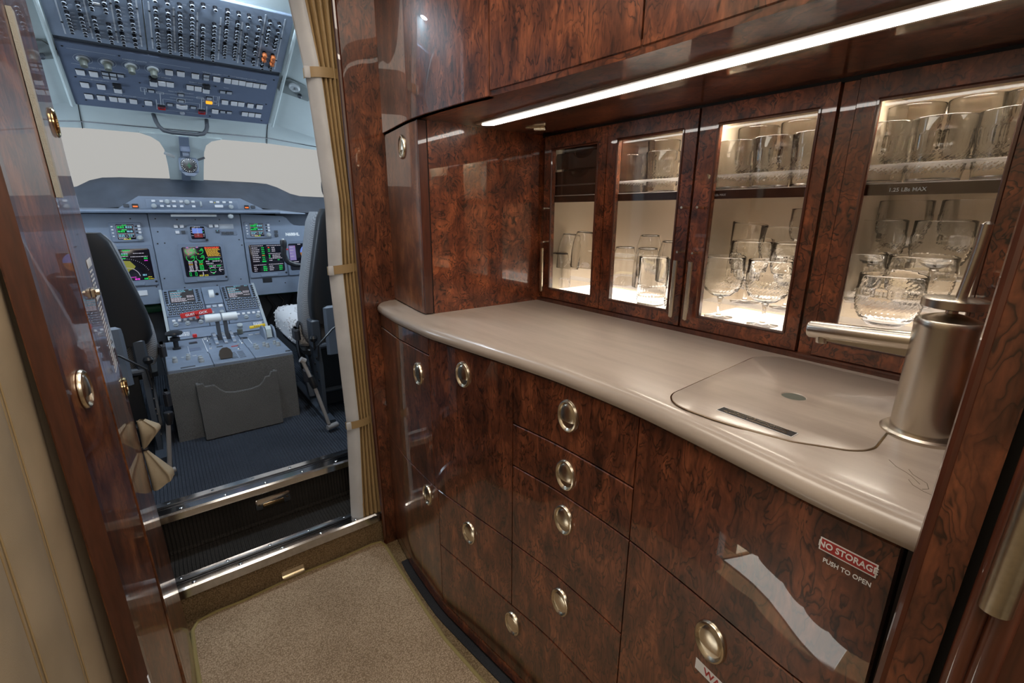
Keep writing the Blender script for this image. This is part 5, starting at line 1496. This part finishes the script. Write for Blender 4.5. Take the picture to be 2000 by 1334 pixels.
ctp = part('center_panel', cs_(-.031, .053, .131, .284, -.012, .002, .003), 'panel_mid', pd)
for x in (-.018, .008, .036):
    part('square_button', cs_(x - .0095, x + .0095, .143, .160, .001, .008, .001), 'button_grey' if x < .03 else 'button', ctp)
for x in (-.01, .034):
    part('small_knob', MB(CN).lathe([(.011, .002), (.010, .010), (0, .011)], 14, (x, -.198, 0)), 'knob_grey', ctp)
# gust lock T-handle
gl = part('gust_lock_shaft', MB().tube([(.130, 2.80, .60), (.124, 2.79, .665)], .005, 10).lathe([(.017, 0), (.015, .012), (.008, .014)], 18, (.130, 2.80, .597)), 'panel_dark', pd)
TH = frame((.120, 2.785, .676), (1, -.05, .10), (-.10, .1, 1))
part('gust_lock_handle', MB(TH).cbox(-.068, .068, -.0125, .0125, -.008, .008, .003).lathe([(.010, -.002), (.0095, .010), (.005, .016), (0, .0165)], 16).prism([(-.009, -.006), (.009, -.006), (.006, -.026), (-.006, -.026)], -.006, .006), 'red', gl)
text('lettering', 'GUST  LOCK', .0155, TH @ Matrix.Translation((0, 0, .0085)), 'white_ink', gl, bold=.0004, sx=1.05)
# thrust levers
for x in (.190, .222):
    lv = part('thrust_lever', MB().prism([(2.595, .54), (2.622, .54), (2.628, .60), (2.622, .664), (2.604, .664), (2.600, .60)], x - .008, x + .008, 'x'), 'panel_dark', pd)
    xm = x - .016 if x < .2 else x + .022
    part('lever_grip', MB(frame((xm, 2.612, .676), (0, 1, 0), (0, 0, 1))).lathe([(.012, -.033), (.0185, -.0318), (.0195, -.029), (.0195, .029), (.0185, .0318), (.012, .033)], 24), 'knob_white', lv)
for x in (.168, .205, .240):
    part('lever_track', MB().prism([(2.50, .566), (2.52, .575), (2.60, .592), (2.68, .590), (2.71, .575), (2.71, .566)], x - .007, x + .007, 'x'), 'panel', pd)
    for i in range(5):
        y = 2.515 + i * .04; z = .566 + (.008, .018, .027, .025, .012)[i]
        part('track_key', MB().box(x - .006, x + .006, y - .012, y + .012, z - .004, z + .002), 'button_grey', pd)
# black push knob at the left
kb = part('push_knob', MB().lathe([(.016, 0), (.016, .008), (.010, .010), (.010, .036), (.019, .040), (.019, .055), (.010, .058), (.010, .064), (.030, .068), (.034, .074), (.032, .081), (.018, .086), (0, .087)], 28, (.012, 2.535, .566)), 'blackplastic', pd)
part('red_button', MB().lathe([(.0095, 0), (.0095, .014), (.008, .016), (0, .0165)], 18, (.094, 2.72, .570)), 'red', pd)
for x, y in ((.139, 2.617), (.136, 2.455), (.238, 2.375), (.267, 2.474)):
    part('toggle_switch', MB().tube([(x, y, .566), (x, y, .572), (x, y - .006, .590)], [.006, .003, .0042], 10), 'chrome', pd)
for x, y, r in ((-.003, 2.302, .0095), (-.003, 2.318, .0095), (.043, 2.316, .008), (.085, 2.245, .010), (.083, 2.275, .009), (.304, 2.322, .0095), (.349, 2.326, .008), (.393, 2.322, .010), (.385, 2.36, .008), (.302, 2.355, .008), (.340, 2.355, .008), (.045, 2.34, .008)):
    part('rotary_knob', MB().lathe([(r, 0), (r, .010), (r * .85, .011), (r * .8, .020), (0, .021)], 16, (x, y, .566)), 'knob_grey', pd)
for x0, x1, y0, y1, m_ in ((.062, .095, 2.598, 2.632, 'blackplastic'), (.055, .100, 2.455, 2.505, 'oh_front'), (.272, .302, 2.558, 2.588, 'blackplastic'), (.160, .185, 2.46, 2.475, 'panel_dark'), (.215, .242, 2.43, 2.44, 'red_label'),
                       (.40, .42, 2.2, 2.215, 'blackplastic'), (.01, .06, 2.195, 2.205, 'panel_dark'), (.125, .15, 2.65, 2.662, 'button'), (.125, .15, 2.68, 2.69, 'button'), (.02, .03, 2.36, 2.37, 'button_grey'), (.06, .075, 2.36, 2.37, 'button_grey'), (.315, .335, 2.62, 2.632, 'button'), (.345, .365, 2.62, 2.632, 'button')):
    part('deck_inset', dk(x0, x1, y0, y1, -.001, .0025, .001), m_, pd)
for i in range(5):
    for x in (.205, .235):
        part('vent_slot', dk(x - .012, x + .012, 2.225 + i * .024, 2.232 + i * .024, -.001, .0012, .0005), 'panel_dark', pd)
for x0, y0, x1, y1 in ((.118, 2.41, .122, 2.69), (.053, 2.40, .055, 2.56), (.164, 2.52, .168, 2.69), (.30, 2.44, .303, 2.56), (.262, 2.47, .265, 2.56)):
    part('divider_stripe', dk(x0, x1, y0, y1, -.001, .0008, .0004), 'ink', pd)
# rudder trim knob
part('trim_knob', MB().prism([(-.020, 0), (-.024, .018), (-.019, .036), (-.007, .045), (.007, .045), (.019, .036), (.024, .018), (.020, 0)], -.012, .012, 'y').M if False else
     MB(frame((.174, 2.245, .566), (1, 0, 0), (0, .25, 1))).prism([(-.022, 0), (-.025, .018), (-.020, .036), (-.008, .047), (.008, .047), (.020, .036), (.025, .018), (.022, 0)], -.012, .012), 'blackplastic', pd)
# flap lever with yellow tag
fl_ = part('flap_quadrant', MB().prism([(2.47, .566), (2.48, .60), (2.50, .620), (2.56, .622), (2.60, .60), (2.62, .566)], .365, .373, 'x').prism([(2.47, .566), (2.48, .60), (2.50, .620), (2.56, .622), (2.60, .60), (2.62, .566)], .408, .416, 'x'), 'panel', pd)
part('flap_lever', MB().prism([(2.50, .57), (2.53, .57), (2.545, .615), (2.52, .625), (2.505, .61)], .378, .402, 'x'), 'liner', fl_)
part('yellow_tag', MB(frame((.357, 2.60, .612), (1, -.1, .10), (0, .3, 1))).cbox(-.036, .036, -.007, .008, 0, .003, .002), 'yellow', fl_)
text('lettering', 'PULL', .011, frame((.352, 2.597, .6125), (1, -.1, .10), (0, .3, 1)) @ Matrix.Translation((0, 0, .0033)), 'blackplastic', fl_)
part('parking_knob', MB().lathe([(.013, 0), (.013, .022), (.010, .024), (0, .0245)], 18, (.285, 2.672, .570)), 'knob_olive', pd)
part('parking_knob', MB(CN).lathe([(.013, 0), (.013, .016), (.010, .018), (0, .0185)], 18, (.095, -.315, 0)), 'knob_grey', pd)
for x, s in ((-.146, .32), (.181, .31)):
    q = part('placard', cs_(x - .028, x + .028, s - .016, s + .018, 0, .0012, .001), 'oh_front', pd)
    mb = MB(CN)
    for i in range(4): words(mb, x - .022, x + .022, -(s - .009 + i * .007), .0035, z=.0016)
    part('print', mb, 'white_ink', q, smooth=0)

# ================================================================== CREW SEATS
def seat(xc, y, ztop, lab, head, sgn, wt_, wb_):
    t = thing('pilot_seat', lab, 'seat', (xc, y + .2, .262), 'pilot seats in the cockpit')
    z0, z1 = .70, ztop
    def shell(u, v, d0=0.0, k=1.0):
        """superellipse section lofted up the back"""
        zz = z0 + (z1 - z0) * v
        hw = (wb_ + (wt_ - wb_) * max(0, (v - .25) / .75) ** 1.1) * k
        yy = y + .05 - .035 * v + d0
        a = 2 * math.pi * u; c, s = math.cos(a), math.sin(a)
        e = .45
        return (xc + hw * math.copysign(abs(c) ** e, c), yy + .042 * math.copysign(abs(s) ** e, s), zz)
    def loft(d0, k, ny, th, za, zb):
        mb = MB(); n = 40; m = 14; vs = []
        for j in range(m + 1):
            v = j / m
            for i in range(n):
                p = shell(i / n, v, d0, k)
                sh = 1.0 - (.10 * max(0, (v - .93) / .07) ** 2) - (.08 * max(0, (.06 - v) / .06) ** 2)
                vs.append((xc + (p[0] - xc) * sh, y + .05 - .035 * v + d0 + (p[1] - (y + .05 - .035 * v + d0)) * th, za + (zb - za) * v))
        fs = [(j * n + i, j * n + (i + 1) % n, (j + 1) * n + (i + 1) % n, (j + 1) * n + i) for j in range(m) for i in range(n)]
        fs += [tuple(reversed(range(n))), tuple(range(m * n, m * n + n))]
        return mb.add(vs, fs)
    part('backrest_shell', loft(0, .90 if head else 1.0, 1, 1.0, z0, z1), 'seat_black', t, smooth=50)
    part('back_cushion', loft(.095, 1.03, 1, 1.9, .60, z1 - .012), 'knit', t, smooth=50)
    part('back_fleece', loft(.165, .96, 1, .6, .64, z1 - .04), 'fleece', t, smooth=50)
    part('lumbar_panel', MB().cbox(xc - .13, xc + .13, y - .005, y + .02, .56, .78, .01), 'seat_grey', t)
    part('recline_housing', MB().cbox(xc - sgn * .165 - .02, xc - sgn * .165 + .02, y + .01, y + .085, .60, .72, .006), 'frame_grey', t)
    # cushion
    def cush(u, v):
        a = 2 * math.pi * u; c, s = math.cos(a), math.sin(a); e = .32
        prof = [(0.0, .92), (.15, 1.0), (.75, 1.0), (.95, .93), (1.0, .80)]
        k = float(np.interp(v, [p[0] for p in prof], [p[1] for p in prof]))
        j = .0025 * math.sin(37 * a) * math.sin(23 * v * 3)
        return (xc + ((.232 if head else .19) * k + j) * math.copysign(abs(c) ** e, c), y + .36 + (.25 * k + j) * math.copysign(abs(s) ** e, s), .575 + .125 * v)
    mb = MB().grid(cush, 90, 12)
    mb.add([cush(i / 90, 1.0) for i in range(90)], [tuple(range(90))])
    part('seat_cushion', mb, 'fleece', t, smooth=60)
    # fleece tufts along the cushion rim
    mb = MB()
    for i in range(900):
        u = random.random(); v = random.uniform(.2, 1.0); p = cush(u, v)
        a = 2 * math.pi * u
        q = (p[0] + .003 * math.cos(a) + random.uniform(-.003, .003), p[1] + .004 * math.sin(a) + random.uniform(-.003, .003), p[2] + random.uniform(-.003, .005))
        mb.tube([p, q], [.004, .0012], 5)
    for i in range(260):
        r_ = math.sqrt(random.random()); a = random.uniform(0, 2 * math.pi)
        p = (xc + .17 * r_ * math.cos(a), y + .36 + .19 * r_ * math.sin(a), .699)
        mb.tube([p, (p[0] + random.uniform(-.006, .006), p[1] + random.uniform(-.006, .006), .704)], [.007, .003], 5)
    part('fleece_tufts', mb, 'fleece', t, kind='stuff')
    part('seat_pan', MB().cbox(xc - .20, xc + .20, y + .12, y + .58, .54, .578, .02), 'seat_black', t)
    if head:
        part('headrest', MB().add(*(lambda m: (m.v, m.f))(MB(frame((xc, y + .015, ztop + .085), (1, 0, 0), (0, 0, 1))).grid(
            lambda u, v: ((lambda a, b_: (.082 * math.copysign(abs(math.sin(a) * math.cos(b_)) ** .7, math.sin(a) * math.cos(b_)), .062 * math.copysign(abs(math.cos(a)) ** .8, math.cos(a)), .034 * math.copysign(abs(math.sin(a) * math.sin(b_)) ** .8, math.sin(a) * math.sin(b_))))(math.pi * v, 2 * math.pi * u)), 32, 18)) if False else
            (lambda m: ([tuple(m.M @ Vector(p)) for p in m.v], m.f))(MB(frame((xc, y + .015, ztop + .085), (1, 0, 0), (0, 0, 1))).grid(
            lambda u, v: ((lambda a, b_: (.082 * math.copysign(abs(math.sin(a) * math.cos(b_)) ** .7, math.sin(a) * math.cos(b_)), .062 * math.copysign(abs(math.cos(a)) ** .8, math.cos(a)), .034 * math.copysign(abs(math.sin(a) * math.sin(b_)) ** .8, math.sin(a) * math.sin(b_))))(math.pi * v, 2 * math.pi * u)), 32, 18))), 'seat_black', t, smooth=70)
        for dx in (-.03, .03):
            part('headrest_post', MB().tube([(xc + dx, y + .018, ztop - .02), (xc + dx, y + .018, ztop + .04)], .005, 8), 'chrome', t)
    # base: side plates, legs, rails
    for s in (-1, 1):
        xs = xc + s * .165
        pts = [(y + .0, .262 + .02), (y + .06, .262 + .02), (y + .20, .55), (y + .10, .66), (y + .02, .66), (y - .01, .52)]
        pl_ = part('side_plate', MB().prism(pts, xs - .008, xs + .008, 'x'), 'frame_grey', t)
        for q in range(8):
            part('bolt', MB(frame((xs - sgn * .008, y + .02 + .02 * (q % 3), .34 + .035 * q), (0, 1, 0), (0, 0, 1))).lathe([(.006, -.004), (.006, .004)], 8), 'blackplastic', pl_)
        part('leg', MB().prism([(y + .22, .30), (y + .26, .30), (y + .42, .54), (y + .36, .54)], xs - .012, xs + .012, 'x'), 'frame_grey', t)
        part('floor_rail', MB().box(xs - .018, xs + .018, y - .08, y + .52, .262, .285), 'frame_grey', t)
    part('cross_bar', MB().tube([(xc - .165, y + .02, .60), (xc + .165, y + .02, .60)], .014, 10), 'frame_grey', t)
    part('cross_bar', MB().tube([(xc - .165, y + .1, .36), (xc + .165, y + .1, .36)], .012, 10), 'frame_grey', t)
    part('rear_cover', MB().box(xc - .14, xc + .14, y + .10, y + .13, .29, .56), 'blackplastic', t)
    # cable, lever knob and belt on the aisle side
    xa = xc - sgn * .175
    part('control_cable', MB().tube([(xc - sgn * .06, y - .005, .70), (xc - sgn * .11, y - .03, .68), (xa, y - .035, .62), (xa - sgn * .005, y - .03, .55)], .004, 8), 'blackplastic', t)
    part('lever_knob', MB().lathe([(.004, 0), (.005, .03), (.014, .036), (.017, .048), (.012, .058), (0, .061)], 16, (xa - sgn * .01, y - .01, .60)), 'blackplastic', t)
    bel = MB()
    bel.grid(lambda u, v: (xa - sgn * (.03 + .018 * math.sin(3 * u)), y + .10 - .05 * u + .02 * math.sin(5 * u) + .045 * v, .70 - .24 * u + .012 * math.sin(9 * u)), 24, 3)
    bel.grid(lambda u, v: (xa - sgn * (.034 + .018 * math.sin(3 * u)), y + .10 - .05 * u + .02 * math.sin(5 * u) + .045 * v, .70 - .24 * u + .012 * math.sin(9 * u)), 24, 3)
    bt = part('seat_belt', bel, 'webbing', t, smooth=60)
    part('buckle', MB().cbox(xa - sgn * .055 - .012, xa - sgn * .055 + .012, y + .06, y + .13, .63, .68, .01), 'webbing', bt)
    part('buckle', MB().cbox(xa - sgn * .04 - .012, xa - sgn * .04 + .012, y + .03, y + .085, .44, .50, .01), 'webbing', bt)
    return t
seat(.672, 2.06, 1.185, 'right crew seat with sheepskin and headrest next to the curtain', True, 1, .115, .195)
seat(-.265, 2.10, 1.100, 'left crew seat with black backrest behind the folded wooden door', False, -1, .145, .212)

# handles (tow bars) standing beside each seat
t = thing('seat_lever', 'slanting grey lever with black collar beside the right crew seat', 'lever', (.485, 1.93, .265))
part('rod', MB().tube([(.412, 1.955, .585), (.440, 1.94, .485), (.478, 1.915, .300)], .0075, 10), 'tube', t)
part('collar', MB().tube([(.434, 1.943, .515), (.440, 1.94, .490), (.445, 1.937, .465)], [.012, .016, .012], 12), 'blackplastic', t)
part('foot_tube', MB().tube([(.470, 1.912, .285), (.515, 1.925, .285)], .012, 12), 'tube', t)
part('tip', MB().tube([(.405, 1.955, .592), (.422, 1.955, .580)], .012, 10), 'tube', t)
t = thing('seat_lever', 'upright grey lever with black grip beside the left crew seat', 'lever', (-.075, 1.9, .265))
part('rod', MB().tube([(-.054, 1.90, .475), (-.078, 1.90, .285)], .0075, 10), 'tube', t)
part('grip', MB().tube([(-.053, 1.90, .455), (-.050, 1.90, .495), (-.0495, 1.90, .500)], [.0095, .0155, .013], 12), 'blackplastic', t)
part('foot_tube', MB().tube([(-.098, 1.89, .283), (-.062, 1.90, .283)], .010, 12), 'tube', t)

# control yoke on the right
yk = thing('control_yoke', 'black control yoke in front of the right crew seat', 'yoke', (.74, 2.85, .70))
part('column', MB().tube([(.76, 2.95, .262), (.76, 2.95, .62), (.76, 2.92, .80), (.76, 2.86, .89)], [.035, .028, .025, .03], 14), 'blackplastic', yk)
for s in (-1, 1):
    c = .745
    pts = [(c - s * .18, 2.80, 1.000), (c - s * .183, 2.80, .975), (c - s * .184, 2.80, .945), (c - s * .178, 2.802, .922), (c - s * .163, 2.805, .903), (c - s * .135, 2.81, .889), (c - s * .09, 2.83, .880), (c, 2.85, .884)]
    gp_ = part('grip', MB().tube(pts, [.0135, .0135, .0135, .014, .014, .0135, .0125, .014], 14), 'blackplastic', yk)
    part('grip_head', MB(frame((c - s * .179, 2.80, .99), (1, 0, 0), (0, 1, 0))).lathe([(.013, -.01), (.016, .004), (.0165, .026), (.015, .034), (.006, .036)], 18), 'blackplastic', gp_)
    part('trim_switch', MB(frame((c - s * .179, 2.80, 1.026), (1, 0, 0), (0, 1, 0))).lathe([(.006, 0), (.006, .006), (0, .0065)], 12), 'knob_white', gp_)
    part('red_trigger', MB(frame((c - s * .166, 2.792, .975), (1, 0, 0), (0, 0, 1))).lathe([(.005, 0), (.0048, .005), (0, .006)], 10), 'red', gp_)
